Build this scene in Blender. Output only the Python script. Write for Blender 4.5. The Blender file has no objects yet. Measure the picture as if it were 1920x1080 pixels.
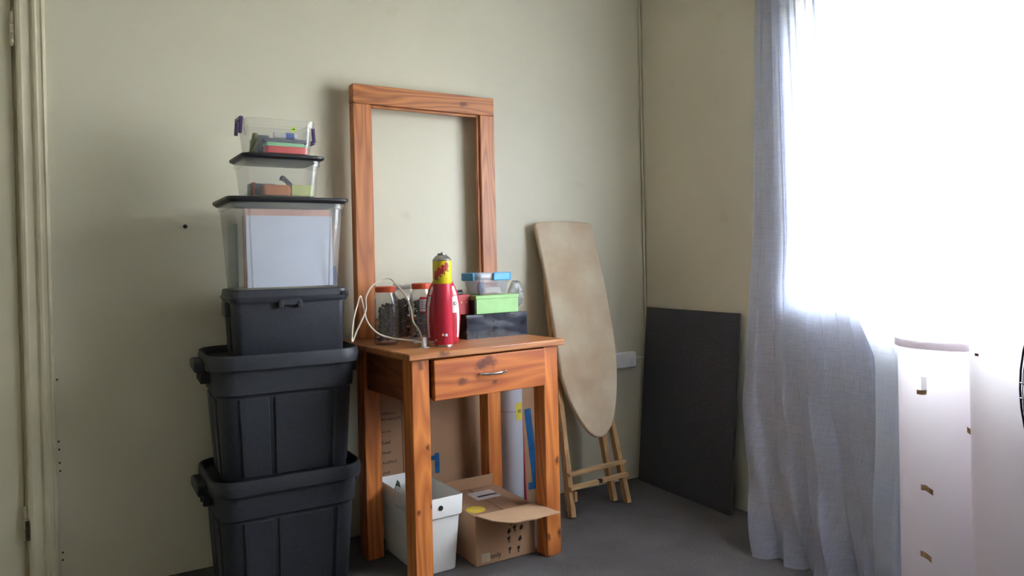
import bpy, bmesh, math, random
import numpy as np
from mathutils import Vector, Matrix

random.seed(7)
S = bpy.context.scene
COL = S.collection
PI = math.pi

# ------------------------------------------------------------------ camera
CAM_H = 1.04; FPX = 1366.0; PPX, PPY = 960.0, 500.0
PITCH, ROLL = math.radians(0.5), math.radians(1.26)
F0 = np.array([.489, .872, 0]); F0 /= np.linalg.norm(F0)
R0 = np.array([F0[1], -F0[0], 0]); ZA = np.array([0, 0, 1.])
CF = F0*math.cos(PITCH) - ZA*math.sin(PITCH)
U0 = ZA*math.cos(PITCH) + F0*math.sin(PITCH)
CU = U0*math.cos(ROLL) + R0*math.sin(ROLL)
CR = R0*math.cos(ROLL) - U0*math.sin(ROLL)
CC = np.array([-2.231, -2.72, CAM_H])
cam_d = bpy.data.cameras.new('camera'); cam = bpy.data.objects.new('camera', cam_d); COL.objects.link(cam)
cam_d.sensor_fit = 'HORIZONTAL'; cam_d.sensor_width = 36.0
cam_d.lens = FPX/1920*36.0
cam_d.shift_y = -(540-PPY)/1920
cam_d.clip_start = 0.02
M = Matrix(((CR[0], CU[0], -CF[0], CC[0]), (CR[1], CU[1], -CF[1], CC[1]), (CR[2], CU[2], -CF[2], CC[2]), (0, 0, 0, 1)))
cam.matrix_world = M
S.camera = cam

# ------------------------------------------------------------------ world, window light, exposure
W = bpy.data.worlds.new('sky'); S.world = W; W.use_nodes = True
bg = W.node_tree.nodes['Background']
bg.inputs[0].default_value = (0.83, 0.905, 1.0, 1); bg.inputs[1].default_value = 50.0
S.view_settings.view_transform = 'Standard'
S.view_settings.look = 'None'
S.view_settings.gamma = 1.0
S.view_settings.use_curve_mapping = False
S.view_settings.exposure = 0.60
WIN = (-2.30, -0.885, 0.86, 1.97)       # y0, y1, z0, z1 of the window opening
pl = bpy.data.lights.new('window_portal', 'AREA'); pl.shape = 'RECTANGLE'
pl.size = 1.40; pl.size_y = 1.11; pl.cycles.is_portal = True
po = bpy.data.objects.new('window_portal', pl); COL.objects.link(po)
po.location = (0.30, (WIN[0]+WIN[1])/2, (WIN[2]+WIN[3])/2)
po.rotation_euler = (0, PI/2, 0)         # -Z looks to -X, into the room
pl.size, pl.size_y = 1.13, 1.44

# pixel -> point helpers (distance always from the surface or depth the thing has)
def ray(x, y): return CF + (x-PPX)/FPX*CR - (y-PPY)/FPX*CU
def at_z(x, y, z): d = ray(x, y); return Vector(CC + d*(z-CC[2])/d[2])
def at_x(x, y, X): d = ray(x, y); return Vector(CC + d*(X-CC[0])/d[0])
def at_y(x, y, Y): d = ray(x, y); return Vector(CC + d*(Y-CC[1])/d[1])
def at_depth(x, y, t): return Vector(CC + ray(x, y)*t)

# ------------------------------------------------------------------ materials
def lin(c): return tuple(((v/255)/12.92 if v/255 <= .04045 else ((v/255+.055)/1.055)**2.4) for v in c)
MATS = {}
def nt(name):
    m = bpy.data.materials.new(name); m.use_nodes = True
    t = m.node_tree; b = t.nodes['Principled BSDF']; return m, t, b
def link(t, a, b): t.links.new(a, b)
def noise_col(t, c1, c2, scale, detail=3, vec=None, lo=.35, hi=.65):
    n = t.nodes.new('ShaderNodeTexNoise'); n.inputs['Scale'].default_value = scale; n.inputs['Detail'].default_value = detail
    if vec is None:
        tc = t.nodes.new('ShaderNodeTexCoord'); vec = tc.outputs['Object']
    link(t, vec, n.inputs['Vector'])
    r = t.nodes.new('ShaderNodeValToRGB'); r.color_ramp.elements[0].position = lo; r.color_ramp.elements[1].position = hi
    r.color_ramp.elements[0].color = (*c1, 1); r.color_ramp.elements[1].color = (*c2, 1)
    link(t, n.outputs['Fac'], r.inputs['Fac']); return r, n, vec
def bump(t, b, h, strength, dist=.002):
    bn = t.nodes.new('ShaderNodeBump'); bn.inputs['Strength'].default_value = strength; bn.inputs['Distance'].default_value = dist
    link(t, h, bn.inputs['Height']); link(t, bn.outputs['Normal'], b.inputs['Normal']); return bn
def plain(name, rgb, rough=.5, var=.06, scale=30, metal=0, bmp=0, spec=.5, alpha=1):
    if name in MATS: return MATS[name]
    m, t, b = nt(name); c = lin(rgb)
    r, n, v = noise_col(t, tuple(x*(1-var) for x in c), tuple(min(1, x*(1+var)) for x in c), scale)
    link(t, r.outputs['Color'], b.inputs['Base Color'])
    b.inputs['Roughness'].default_value = rough; b.inputs['Metallic'].default_value = metal
    b.inputs['Specular IOR Level'].default_value = spec; b.inputs['Alpha'].default_value = alpha
    if bmp: bump(t, b, n.outputs['Fac'], bmp)
    MATS[name] = m; return m
def wood(name, light, dark, axis, knots=(), ring=9.0, rough=.42):
    m, t, b = nt(name)
    tc = t.nodes.new('ShaderNodeTexCoord'); mp = t.nodes.new('ShaderNodeMapping')
    sc = [1, 1, 1]; sc[axis] = .09; mp.inputs['Scale'].default_value = sc
    link(t, tc.outputs['Object'], mp.inputs['Vector'])
    n0 = t.nodes.new('ShaderNodeTexNoise'); n0.inputs['Scale'].default_value = ring; n0.inputs['Detail'].default_value = 1.5
    link(t, mp.outputs['Vector'], n0.inputs['Vector'])
    mu = t.nodes.new('ShaderNodeMath'); mu.operation = 'MULTIPLY'; mu.inputs[1].default_value = 11
    link(t, n0.outputs['Fac'], mu.inputs[0])
    fr = t.nodes.new('ShaderNodeMath'); fr.operation = 'PINGPONG'; fr.inputs[1].default_value = .5
    link(t, mu.outputs[0], fr.inputs[0])
    r = t.nodes.new('ShaderNodeValToRGB')
    r.color_ramp.elements[0].position = .0; r.color_ramp.elements[1].position = .5
    mid = tuple(.35*a+.65*c for a, c in zip(lin(light), lin(dark)))
    r.color_ramp.elements[0].color = (*lin(light), 1); r.color_ramp.elements[1].color = (*mid, 1)
    link(t, fr.outputs[0], r.inputs['Fac'])
    # fine fibres
    mp2 = t.nodes.new('ShaderNodeMapping'); sc = [1, 1, 1]; sc[axis] = .03; mp2.inputs['Scale'].default_value = sc
    link(t, tc.outputs['Object'], mp2.inputs['Vector'])
    n1 = t.nodes.new('ShaderNodeTexNoise'); n1.inputs['Scale'].default_value = 220; n1.inputs['Detail'].default_value = 2
    link(t, mp2.outputs['Vector'], n1.inputs['Vector'])
    mx = t.nodes.new('ShaderNodeMixRGB'); mx.blend_type = 'MULTIPLY'; mx.inputs['Fac'].default_value = .25
    link(t, r.outputs['Color'], mx.inputs[1]); link(t, n1.outputs['Fac'], mx.inputs[2])
    out = mx.outputs['Color']
    for (p, rad) in knots:
        d = t.nodes.new('ShaderNodeVectorMath'); d.operation = 'SUBTRACT'; d.inputs[1].default_value = p
        link(t, tc.outputs['Object'], d.inputs[0])
        s = t.nodes.new('ShaderNodeVectorMath'); s.operation = 'MULTIPLY'
        q = [1, 1, 1]; q[axis] = .6; s.inputs[1].default_value = q; link(t, d.outputs[0], s.inputs[0])
        l = t.nodes.new('ShaderNodeVectorMath'); l.operation = 'LENGTH'; link(t, s.outputs[0], l.inputs[0])
        mr = t.nodes.new('ShaderNodeMapRange'); mr.inputs['From Min'].default_value = rad*1.0; mr.inputs['From Max'].default_value = rad*1.75
        mr.inputs['To Min'].default_value = .85; mr.inputs['To Max'].default_value = 0
        nk = t.nodes.new('ShaderNodeTexNoise'); nk.inputs['Scale'].default_value = 70; link(t, tc.outputs['Object'], nk.inputs['Vector'])
        ka = t.nodes.new('ShaderNodeMath'); ka.operation = 'MULTIPLY_ADD'; ka.inputs[1].default_value = rad*1.3; link(t, nk.outputs['Fac'], ka.inputs[0]); link(t, l.outputs['Value'], ka.inputs[2])
        link(t, ka.outputs[0], mr.inputs['Value'])
        k = t.nodes.new('ShaderNodeMixRGB'); k.inputs[2].default_value = (*lin((88, 40, 26)), 1)
        link(t, mr.outputs[0], k.inputs['Fac']); link(t, out, k.inputs[1]); out = k.outputs['Color']
    link(t, out, b.inputs['Base Color']); b.inputs['Roughness'].default_value = rough
    bump(t, b, n1.outputs['Fac'], .12, .001)
    return m
def clear_plastic(name, tint=(225, 228, 232), alpha=.16, rough=.12):
    m, t, b = nt(name); nd = t.nodes
    n = nd.new('ShaderNodeTexNoise'); n.inputs['Scale'].default_value = 14
    bn = nd.new('ShaderNodeBump'); bn.inputs['Strength'].default_value = .08; bn.inputs['Distance'].default_value = .004; link(t, n.outputs['Fac'], bn.inputs['Height'])
    b.inputs['Base Color'].default_value = (*lin(tint), 1); b.inputs['Roughness'].default_value = .3
    tr = nd.new('ShaderNodeBsdfTransparent'); g = nd.new('ShaderNodeBsdfGlossy'); g.inputs['Roughness'].default_value = rough
    f = nd.new('ShaderNodeFresnel')
    ge = nd.new('ShaderNodeNewGeometry'); mi = nd.new('ShaderNodeMapRange'); mi.inputs['To Min'].default_value = 1.55; mi.inputs['To Max'].default_value = 1/1.55
    link(t, ge.outputs['Backfacing'], mi.inputs['Value']); link(t, mi.outputs[0], f.inputs['IOR'])   # one thin wall: the same reflection on both sides
    for q in (g, f, b): link(t, bn.outputs['Normal'], q.inputs['Normal'])
    m1 = nd.new('ShaderNodeMixShader'); m1.inputs[0].default_value = alpha; link(t, tr.outputs[0], m1.inputs[1]); link(t, b.outputs[0], m1.inputs[2])
    m2 = nd.new('ShaderNodeMixShader'); link(t, f.outputs[0], m2.inputs[0]); link(t, m1.outputs[0], m2.inputs[1]); link(t, g.outputs[0], m2.inputs[2])
    link(t, m2.outputs[0], nd['Material Output'].inputs[0])
    MATS[name] = m; return m

# wall paint: cream with faint stains and roller texture
def wall_paint(name, rgb):
    m, t, b = nt(name); c = lin(rgb)
    r, n, v = noise_col(t, tuple(x*.95 for x in c), tuple(x*1.02 for x in c), 1.6, 6, lo=.3, hi=.6)
    n2 = t.nodes.new('ShaderNodeTexNoise'); n2.inputs['Scale'].default_value = 7; n2.inputs['Detail'].default_value = 5
    link(t, v, n2.inputs['Vector'])
    rr = t.nodes.new('ShaderNodeValToRGB'); rr.color_ramp.elements[0].position = .66; rr.color_ramp.elements[1].position = .8
    rr.color_ramp.elements[0].color = (1, 1, 1, 1); rr.color_ramp.elements[1].color = (.86, .80, .70, 1)
    link(t, n2.outputs['Fac'], rr.inputs['Fac'])
    mx = t.nodes.new('ShaderNodeMixRGB'); mx.blend_type = 'MULTIPLY'; mx.inputs['Fac'].default_value = .6
    link(t, r.outputs['Color'], mx.inputs[1]); link(t, rr.outputs['Color'], mx.inputs[2])
    link(t, mx.outputs['Color'], b.inputs['Base Color']); b.inputs['Roughness'].default_value = .42
    n3 = t.nodes.new('ShaderNodeTexNoise'); n3.inputs['Scale'].default_value = 45; n3.inputs['Detail'].default_value = 3
    link(t, v, n3.inputs['Vector'])
    n4 = t.nodes.new('ShaderNodeTexNoise'); n4.inputs['Scale'].default_value = 5
    link(t, v, n4.inputs['Vector'])
    ad = t.nodes.new('ShaderNodeMath'); ad.operation = 'MULTIPLY_ADD'; ad.inputs[1].default_value = 5
    link(t, n4.outputs['Fac'], ad.inputs[0]); link(t, n3.outputs['Fac'], ad.inputs[2])
    bump(t, b, ad.outputs[0], .22, .0025)
    return m
M_WALL = wall_paint('cream_wall_paint', (217, 210, 188))
M_TRIM = plain('cream_gloss_paint', (214, 205, 178), .35, .05, 8)
M_DOOR = wall_paint('cream_door_paint', (212, 204, 178))
M_CEIL = plain('white_ceiling_paint', (214, 210, 200), .8, .03, 4)
def carpet():
    m, t, b = nt('grey_carpet'); c = lin((106, 102, 102))
    r, n, v = noise_col(t, tuple(x*.55 for x in c), tuple(x*1.35 for x in c), 260, 4, lo=.3, hi=.7)
    r2, n2, _ = noise_col(t, (.8, .8, .8), (1, 1, 1), 5, 4, v)
    mx = t.nodes.new('ShaderNodeMixRGB'); mx.blend_type = 'MULTIPLY'; mx.inputs['Fac'].default_value = 1
    link(t, r.outputs['Color'], mx.inputs[1]); link(t, r2.outputs['Color'], mx.inputs[2])
    link(t, mx.outputs['Color'], b.inputs['Base Color']); b.inputs['Roughness'].default_value = .95
    b.inputs['Specular IOR Level'].default_value = .1
    bump(t, b, n.outputs['Fac'], .6, .004); return m
M_CARPET = carpet()
PINE_L, PINE_D = (232, 142, 72), (156, 70, 32)

# ------------------------------------------------------------------ mesh helpers
def add_box(bm, c, s, rot=None):
    r = bmesh.ops.create_cube(bm, size=1)
    mat = Matrix.Translation(c) @ (rot.to_4x4() if rot else Matrix.Identity(4)) @ Matrix.Diagonal((*s, 1))
    bmesh.ops.transform(bm, matrix=mat, verts=r['verts']); return r['verts']
def box2(bm, a, b):
    a, b = Vector(a), Vector(b); d = b-a
    return add_box(bm, (a+b)/2, (abs(d.x), abs(d.y), abs(d.z)))
def add_bar(bm, p0, p1, w, d, up=(0, 0, 1)):
    p0, p1 = Vector(p0), Vector(p1); z = (p1-p0).normalized(); x = Vector(up).cross(z)
    if x.length < 1e-4: x = Vector((1, 0, 0)).cross(z)
    x.normalize(); y = z.cross(x)
    R = Matrix((x, y, z)).transposed()
    return add_box(bm, (p0+p1)/2, (w, d, (p1-p0).length), R)
def add_cyl(bm, p0, p1, r0, r1=None, n=20, caps=True):
    p0, p1 = Vector(p0), Vector(p1); r1 = r0 if r1 is None else r1
    z = (p1-p0).normalized(); x = z.orthogonal().normalized(); y = z.cross(x)
    A = [bm.verts.new(p0+(x*math.cos(2*PI*i/n)+y*math.sin(2*PI*i/n))*r0) for i in range(n)]
    B = [bm.verts.new(p1+(x*math.cos(2*PI*i/n)+y*math.sin(2*PI*i/n))*r1) for i in range(n)]
    for i in range(n): bm.faces.new((A[i], A[(i+1) % n], B[(i+1) % n], B[i]))
    if caps: bm.faces.new(A[::-1]); bm.faces.new(B)
def smooth_pts(pts, k=8, closed=False):
    P = [Vector(p) for p in pts]; out = []; n = len(P)
    rng = n if closed else n-1
    for i in range(rng):
        if closed: a, b, c, d = P[i-1], P[i], P[(i+1) % n], P[(i+2) % n]
        else: a, b, c, d = P[max(i-1, 0)], P[i], P[i+1], P[min(i+2, n-1)]
        for j in range(k):
            u = j/k
            out.append(.5*((2*b)+(c-a)*u+(2*a-5*b+4*c-d)*u*u+(3*b-a-3*c+d)*u**3))
    if not closed: out.append(P[-1])
    return out
def add_tube(bm, pts, r, n=8, closed=False):
    P = [Vector(p) for p in pts]; rings = []; N = len(P); x = None
    for i, p in enumerate(P):
        t = (P[(i+1) % N]-P[i-1]) if closed else (P[min(i+1, N-1)]-P[max(i-1, 0)])
        t.normalize()
        x = (t.orthogonal() if x is None else x - t*x.dot(t)).normalized(); y = t.cross(x)
        rings.append([bm.verts.new(p+(x*math.cos(2*PI*k/n)+y*math.sin(2*PI*k/n))*r) for k in range(n)])
    for i in range(N if closed else N-1):
        A, B = rings[i], rings[(i+1) % N]
        for k in range(n): bm.faces.new((A[k], A[(k+1) % n], B[(k+1) % n], B[k]))
    if not closed: bm.faces.new(rings[0][::-1]); bm.faces.new(rings[-1])
def rrect(w, d, r, n=5):
    r = max(min(r, w/2-1e-4, d/2-1e-4), 1e-4); out = []
    for cx, cy, a0 in ((w/2-r, d/2-r, 0), (-w/2+r, d/2-r, PI/2), (-w/2+r, -d/2+r, PI), (w/2-r, -d/2+r, 1.5*PI)):
        for i in range(n+1):
            a = a0+PI/2*i/n; out.append((cx+r*math.cos(a), cy+r*math.sin(a)))
    return out
def add_loft(bm, secs, n=5, cap0=True, cap1=True, off=(0, 0)):
    """secs: (z, w, d, r) rounded rectangles from start to end"""
    rings = []
    for s in secs:
        z, w, d, r = s[:4]; ox, oy = (s[4], s[5]) if len(s) > 4 else (0, 0)
        rings.append([bm.verts.new((x+off[0]+ox, y+off[1]+oy, z)) for x, y in rrect(w, d, r, n)])
    for A, B in zip(rings, rings[1:]):
        for i in range(len(A)): bm.faces.new((A[i], A[(i+1) % len(A)], B[(i+1) % len(A)], B[i]))
    if cap0: bm.faces.new(rings[0][::-1])
    if cap1: bm.faces.new(rings[-1])
def add_lathe(bm, prof, n=28, c=(0, 0), cap0=True, cap1=True, sy=1.0):
    rings = [[bm.verts.new((c[0]+r*math.cos(2*PI*i/n), c[1]+sy*r*math.sin(2*PI*i/n), z)) for i in range(n)] for r, z in prof]
    for A, B in zip(rings, rings[1:]):
        for i in range(n): bm.faces.new((A[i], A[(i+1) % n], B[(i+1) % n], B[i]))
    if cap0: bm.faces.new(rings[0][::-1])
    if cap1: bm.faces.new(rings[-1])
def obj(name, bm, mat, parent=None, bevel=0, smooth=35, kind=None, seg=2):
    bmesh.ops.recalc_face_normals(bm, faces=bm.faces)
    me = bpy.data.meshes.new(name); bm.to_mesh(me); bm.free(); me.materials.append(mat)
    o = bpy.data.objects.new(name, me); COL.objects.link(o)
    if smooth:
        me.polygons.foreach_set('use_smooth', [True]*len(me.polygons)); me.set_sharp_from_angle(angle=math.radians(smooth))
    if bevel:
        md = o.modifiers.new('bevel', 'BEVEL'); md.width = bevel; md.segments = seg; md.limit_method = 'ANGLE'; md.angle_limit = math.radians(40)
    if parent: o.parent = parent
    if kind: o['kind'] = kind
    return o
NB = bmesh.new
def one(fn, *a, **k):
    bm = NB(); fn(bm, *a, **k); return bm
def tag(o, label, cat, group=None):
    o['label'] = label; o['category'] = cat
    if group: o['group'] = group
    return o
def thing(name, label, cat, loc=(0, 0, 0), rot=0, group=None):
    o = bpy.data.objects.new(name, None); COL.objects.link(o); o.empty_display_size = .05
    o.location = loc; o.rotation_euler = rot if isinstance(rot, tuple) else (0, 0, rot)
    return tag(o, label, cat, group)
def place(o, loc, rotz=0):
    o.location = loc; o.rotation_euler = (0, 0, rotz) if not isinstance(rotz, tuple) else rotz; return o

# ------------------------------------------------------------------ the room
XL, XR, YB, YF, HC = -4.0, 0.02, -4.7, 0.0, 2.62
def struct(name, bm, m, label, cat, parent=None, bevel=0):
    o = obj(name, bm, m, parent, bevel, smooth=30)
    if parent is None: o['kind'] = 'structure'; tag(o, label, cat)
    return o
T = .22
DX0, DX1, DH = -3.26, -2.452, 2.06      # door opening
struct('floor', one(box2, (XL-T, YB-T, -.1), (XR+T, YF+T, 0)), M_CARPET, 'dark grey carpet covering the floor', 'floor')
struct('ceiling', one(box2, (XL-T, YB-T, HC), (XR+T, YF+T, HC+.1)), M_CEIL, 'white painted ceiling above the room', 'ceiling')
bm = NB(); box2(bm, (DX1, YF, 0), (XR+T, YF+T, HC)); box2(bm, (XL-T, YF, 0), (DX0, YF+T, HC)); box2(bm, (DX0, YF, DH), (DX1, YF+T, HC))
struct('wall_back', bm, M_WALL, 'cream painted wall behind the table and bins', 'wall')
bm = NB()
box2(bm, (XR, YF, 0), (XR+T, WIN[1], HC)); box2(bm, (XR, WIN[0], 0), (XR+T, YB, HC))
box2(bm, (XR, WIN[1], 0), (XR+T, WIN[0], WIN[2])); box2(bm, (XR, WIN[1], WIN[3]), (XR+T, WIN[0], HC))
struct('wall_right', bm, M_WALL, 'cream wall with the window, behind the curtain', 'wall')
struct('wall_left', one(box2, (XL-T, YB, 0), (XL, YF, HC)), M_WALL, 'cream wall on the left, outside the picture', 'wall')
struct('wall_front', one(box2, (XL-T, YB-T, 0), (XR+T, YB, HC)), M_WALL, 'cream wall behind the camera', 'wall')

# window: white frame, mullion, panes, sill
wy0, wy1, wz0, wz1 = WIN
M_WINF = plain('white_window_paint', (236, 236, 232), .35, .03, 10)
m, t, b = nt('window_glass'); nd = t.nodes
nd.remove(b); tr = nd.new('ShaderNodeBsdfTransparent'); gl = nd.new('ShaderNodeBsdfGlossy'); gl.inputs['Roughness'].default_value = .02
fz = nd.new('ShaderNodeFresnel'); fz.inputs['IOR'].default_value = 1.3; mxs = nd.new('ShaderNodeMixShader')
link(t, fz.outputs[0], mxs.inputs[0]); link(t, tr.outputs[0], mxs.inputs[1]); link(t, gl.outputs[0], mxs.inputs[2])
link(t, mxs.outputs[0], nd['Material Output'].inputs[0]); M_GLASS = m
bm = NB(); fx0, fx1, fw = XR+.165, XR+.205, .045
for a, c in (((fx0, wy0, wz0), (fx1, wy0+fw, wz1)), ((fx0, wy1-fw, wz0), (fx1, wy1, wz1)), ((fx0, wy0+fw, wz0), (fx1, wy1-fw, wz0+fw)),
             ((fx0, wy0+fw, wz1-fw), (fx1, wy1-fw, wz1)), ((fx0, -1.86, wz0+fw), (fx1, -1.81, wz1-fw))): box2(bm, a, c)
win = struct('window_1', bm, M_WINF, 'white framed window letting in bright daylight behind the curtain', 'window', bevel=.003)
obj('pane', one(box2, (fx0+.015, wy0+fw, wz0+fw), (fx0+.019, -1.86, wz1-fw)), M_GLASS, win, smooth=0)
obj('pane', one(box2, (fx0+.015, -1.81, wz0+fw), (fx0+.019, wy1-fw, wz1-fw)), M_GLASS, win, smooth=0)
obj('sill', one(box2, (XR-.012, wy0-.02, wz0-.03), (fx0, wy1+.02, wz0+.004)), M_WINF, win, bevel=.004)
gnd = struct('ground', one(box2, (XR+T+.02, -60, -.5), (80, 60, -.4)), plain('dark_unseen_ground', (132, 126, 96), .9, .2, 3), 'dry lawn outside the window', 'ground')  # unseen ground, made dark and wide to cut light from below

# door, casing and hinges
M_GAP = plain('dark_gap', (32, 28, 24), .9)
bm = NB(); box2(bm, (DX0+.014, .006, .008), (DX1-.012, .046, DH-.014))
door = struct('door_1', bm, M_DOOR, 'cream flush door at the left edge of the picture', 'door', bevel=.002)
M_HINGE = plain('painted_hinge_metal', (196, 186, 158), .4, .1, 60, .3)
M_RUST = plain('worn_dark_hinge', (74, 60, 48), .6, .35, 90, .5)
for zc, mm in ((1.79, M_HINGE), (.255, M_RUST)):
    bm = NB()
    for i in range(3): add_cyl(bm, (DX1-.008, -.003, zc-.046+i*.031), (DX1-.008, -.003, zc-.046+i*.031+.029), .0075, n=14)
    add_cyl(bm, (DX1-.008, -.003, zc+.046), (DX1-.008, -.003, zc+.054), .005, n=12)
    add_cyl(bm, (DX1-.008, -.003, zc-.054), (DX1-.008, -.003, zc-.046), .005, n=12)
    h = obj('hinge', bm, M_HINGE, door)
    if mm is M_RUST:
        obj('hinge_leaf', one(box2, (DX1-.008, -.0195, zc-.050), (DX1+.003, -.010, zc+.010)), M_RUST, h, bevel=.001)
h = obj('knob', one(add_lathe, [(.010, 0), (.010, .03), (.026, .036), (.03, .05), (.022, .062)]), plain('brass', (180, 150, 80), .3, .1, 40, 1), door)
h.rotation_euler = (PI/2, 0, 0); h.location = (DX0+.08, .006, 1.0)
# moulded casing: profile along x, extruded in z (jamb side) and mitred top
prof = [(0, 0), (0, .012), (.006, .018), (.014, .020), (.022, .016), (.040, .016), (.046, .024), (.053, .026), (.058, .019), (.066, .018), (.071, .022), (.076, .018), (.078, 0)]
def casing(bm, x0, sgn, z1):
    A = [bm.verts.new((x0+sgn*u, -v, 0)) for u, v in prof]; B = [bm.verts.new((x0+sgn*u, -v, z1+u)) for u, v in prof]
    for i in range(len(A)-1): bm.faces.new((A[i], A[i+1], B[i+1], B[i]))
    bm.faces.new(A[::-1]); bm.faces.new(B)
def casing_top(bm, x0, x1, z1):
    A = [bm.verts.new((x0-u, -v, z1+u)) for u, v in prof]; B = [bm.verts.new((x1+u, -v, z1+u)) for u, v in prof]
    for i in range(len(A)-1): bm.faces.new((A[i], A[i+1], B[i+1], B[i]))
bm = NB(); casing(bm, DX1, 1, DH)
trim = struct('trim_1', bm, M_TRIM, 'cream moulded door casing beside the door', 'trim')
bm = NB(); casing(bm, DX0, -1, DH); obj('side_casing', bm, M_TRIM, trim)
bm = NB(); casing_top(bm, DX0, DX1, DH); obj('head_casing', bm, M_TRIM, trim)
bm = NB(); box2(bm, (DX0, .004, 0), (DX0+.012, .09, DH)); box2(bm, (DX0+.012, .004, DH-.012), (DX1, .09, DH))
obj('door_jamb', bm, M_TRIM, trim)
bm = NB(); box2(bm, (DX1-.035, .048, 0), (DX1+.02, .10, DH)); box2(bm, (DX0-.02, .048, 0), (DX0+.035, .10, DH)); box2(bm, (DX0+.035, .048, DH-.035), (DX1-.035, .10, DH+.02)); box2(bm, (DX0+.035, .048, 0), (DX1-.035, .10, .03))
obj('light_leak_strips', bm, M_TRIM, trim)  # strips added behind the door to block light leaking through its gap
# chipped paint specks along the casing
M_CHIP = plain('exposed_brown_chip', (92, 60, 44), .8, .2, 80)
for px, py in ((107, 712), (110, 828), (111, 843), (112, 868), (113, 883), (118, 1036), (118, 1050)):
    p = at_y(px, py, 0)
    c = obj('paint_chip', one(add_lathe, [(.0034, 0), (.0028, .0008)], n=7), M_CHIP, trim); c.rotation_euler = (PI/2, 0, 0); c.location = p
# nail on the wall
p = at_y(345, 427, 0)
nl = thing('wall_nail', 'small dark nail stuck in the cream wall left of bin stack', 'nail', p)
M_DARKM = plain('dark_metal', (46, 42, 40), .5, .1, 50, .6)
obj('shank', one(add_cyl, (0, .004, 0), (.002, -.016, .003), .0022, n=8), M_DARKM, nl)
obj('head', one(add_cyl, (.002, -.016, .003), (.0025, -.019, .0035), .007, n=10), M_DARKM, nl)

# ------------------------------------------------------------------ table
TH = math.radians(6); FR = Vector((-.84, -.553, 0)); TT = .76
UX = Vector((math.cos(TH), math.sin(TH), 0)); UY = Vector((-math.sin(TH), math.cos(TH), 0))
def tw(lx, ly, z=TT): return FR + UX*lx + UY*ly + Vector((0, 0, z))
table = thing('side_table', 'orange pine side table with one drawer beside the black bins', 'table', FR, TH)
TW, TD, LG = .575, .423, .062
def kn(*a): return [(Vector(p), r) for p, r in a]
P_X = wood('pine_top', (196, 130, 76), (132, 66, 36), 0, kn(((-.47, -.025, .75), .016)))
P_Z = wood('pine_leg', PINE_L, PINE_D, 2, kn(((-.545, 0, .72), .012), ((-.524, 0, .46), .008), ((-.56, 0, .265), .007), ((-.516, .0, .275), .006),
                                           ((-.01, 0, .33), .012), ((-.055, 0, .07), .01), ((-.008, 0, .075), .012)))
P_D = wood('pine_drawer', (206, 118, 54), (140, 54, 28), 0, kn(((-.30, -.008, .71), .026), ((-.33, -.008, .70), .018), ((-.275, -.008, .64), .010), ((-.40, -.008, .655), .014)))
P_Y = wood('pine_apron_shaded', (140, 82, 46), (86, 42, 24), 1)  # darker pine: shade under the table top put into the colour
bm = NB(); box2(bm, (-TW-.018, -.02, TT-.022), (.018, .545, TT)); obj('table_top', bm, P_X, table, bevel=.004)
for x0 in (-TW, -LG):
    for y0 in (0, TD-LG):
        obj('leg', one(box2, (x0, y0, 0), (x0+LG, y0+LG, TT-.022)), P_Z, table, bevel=.003)
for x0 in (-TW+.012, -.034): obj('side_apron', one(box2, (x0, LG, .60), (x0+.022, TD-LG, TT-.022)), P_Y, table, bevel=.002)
obj('back_apron', one(box2, (-TW+LG, TD-.04, .60), (-LG, TD-.018, TT-.022)), P_X, table, bevel=.002)
dr = obj('drawer', one(box2, (-TW+LG+.010, -.012, .604), (-LG-.002, .012, .733)), P_D, table, bevel=.003)
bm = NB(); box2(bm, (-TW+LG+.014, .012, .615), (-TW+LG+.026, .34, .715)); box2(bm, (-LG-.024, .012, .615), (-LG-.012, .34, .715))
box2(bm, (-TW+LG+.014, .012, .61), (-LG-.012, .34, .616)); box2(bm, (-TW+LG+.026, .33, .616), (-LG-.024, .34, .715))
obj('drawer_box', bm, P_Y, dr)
hx = -.285
hp = smooth_pts([(hx-.05, -.012, .674), (hx-.046, -.024, .673), (hx-.02, -.034, .672), (hx+.02, -.034, .672), (hx+.046, -.024, .673), (hx+.05, -.012, .674)], 6)
M_CHROME = plain('chrome', (205, 205, 208), .18, .03, 20, 1)
h = obj('handle', one(add_tube, hp, .0042, 10), M_CHROME, dr); h['label'] = 'chrome bow handle'

# ------------------------------------------------------------------ mirror frame standing at the back of the table
fy = -.088
bl, br_, tl_ = at_y(675, 600, fy), at_y(927, 500, fy), at_y(668, 158, fy)
fz_top = at_y(790, 170, fy).z
FWD = .598; FH = fz_top - TT
fxc = (at_y(668, 158, fy).x + at_y(924, 182, fy).x)/2 - .006
frame = thing('mirror_frame', 'tall empty orange pine frame standing at the back of the table', 'frame', (fxc, fy+.045, TT), (0, 0, math.radians(2.0)))
M_FZ = wood('pine_stile', (208, 132, 76), (140, 68, 34), 2, (), 12)
M_FX = wood('pine_rail', (208, 130, 70), (112, 50, 24), 0, kn(((.160, -.045, FH-.036), .013)), 14)
sw, ft = .066, .045
for s in (-1, 1):
    bm = NB(); x0 = -FWD/2 if s < 0 else FWD/2-sw
    box2(bm, (x0, -ft, 0), (x0+sw, 0, FH-.072))
    o = obj('stile', bm, M_FZ, frame, bevel=.003)
    xi = x0+sw if s < 0 else x0
    obj('inner_lip', one(box2, (xi, -ft+.012, .07), (xi-s*.010, -ft+.026, FH-.072)), M_FZ, o, bevel=.002)
tr_ = obj('top_rail', one(box2, (-FWD/2, -ft, FH-.072), (FWD/2, 0, FH)), M_FX, frame, bevel=.003)
obj('inner_lip', one(box2, (-FWD/2+sw+.01, -ft+.012, FH-.082), (FWD/2-sw-.01, -ft+.026, FH-.072)), M_FX, tr_, bevel=.002)
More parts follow.
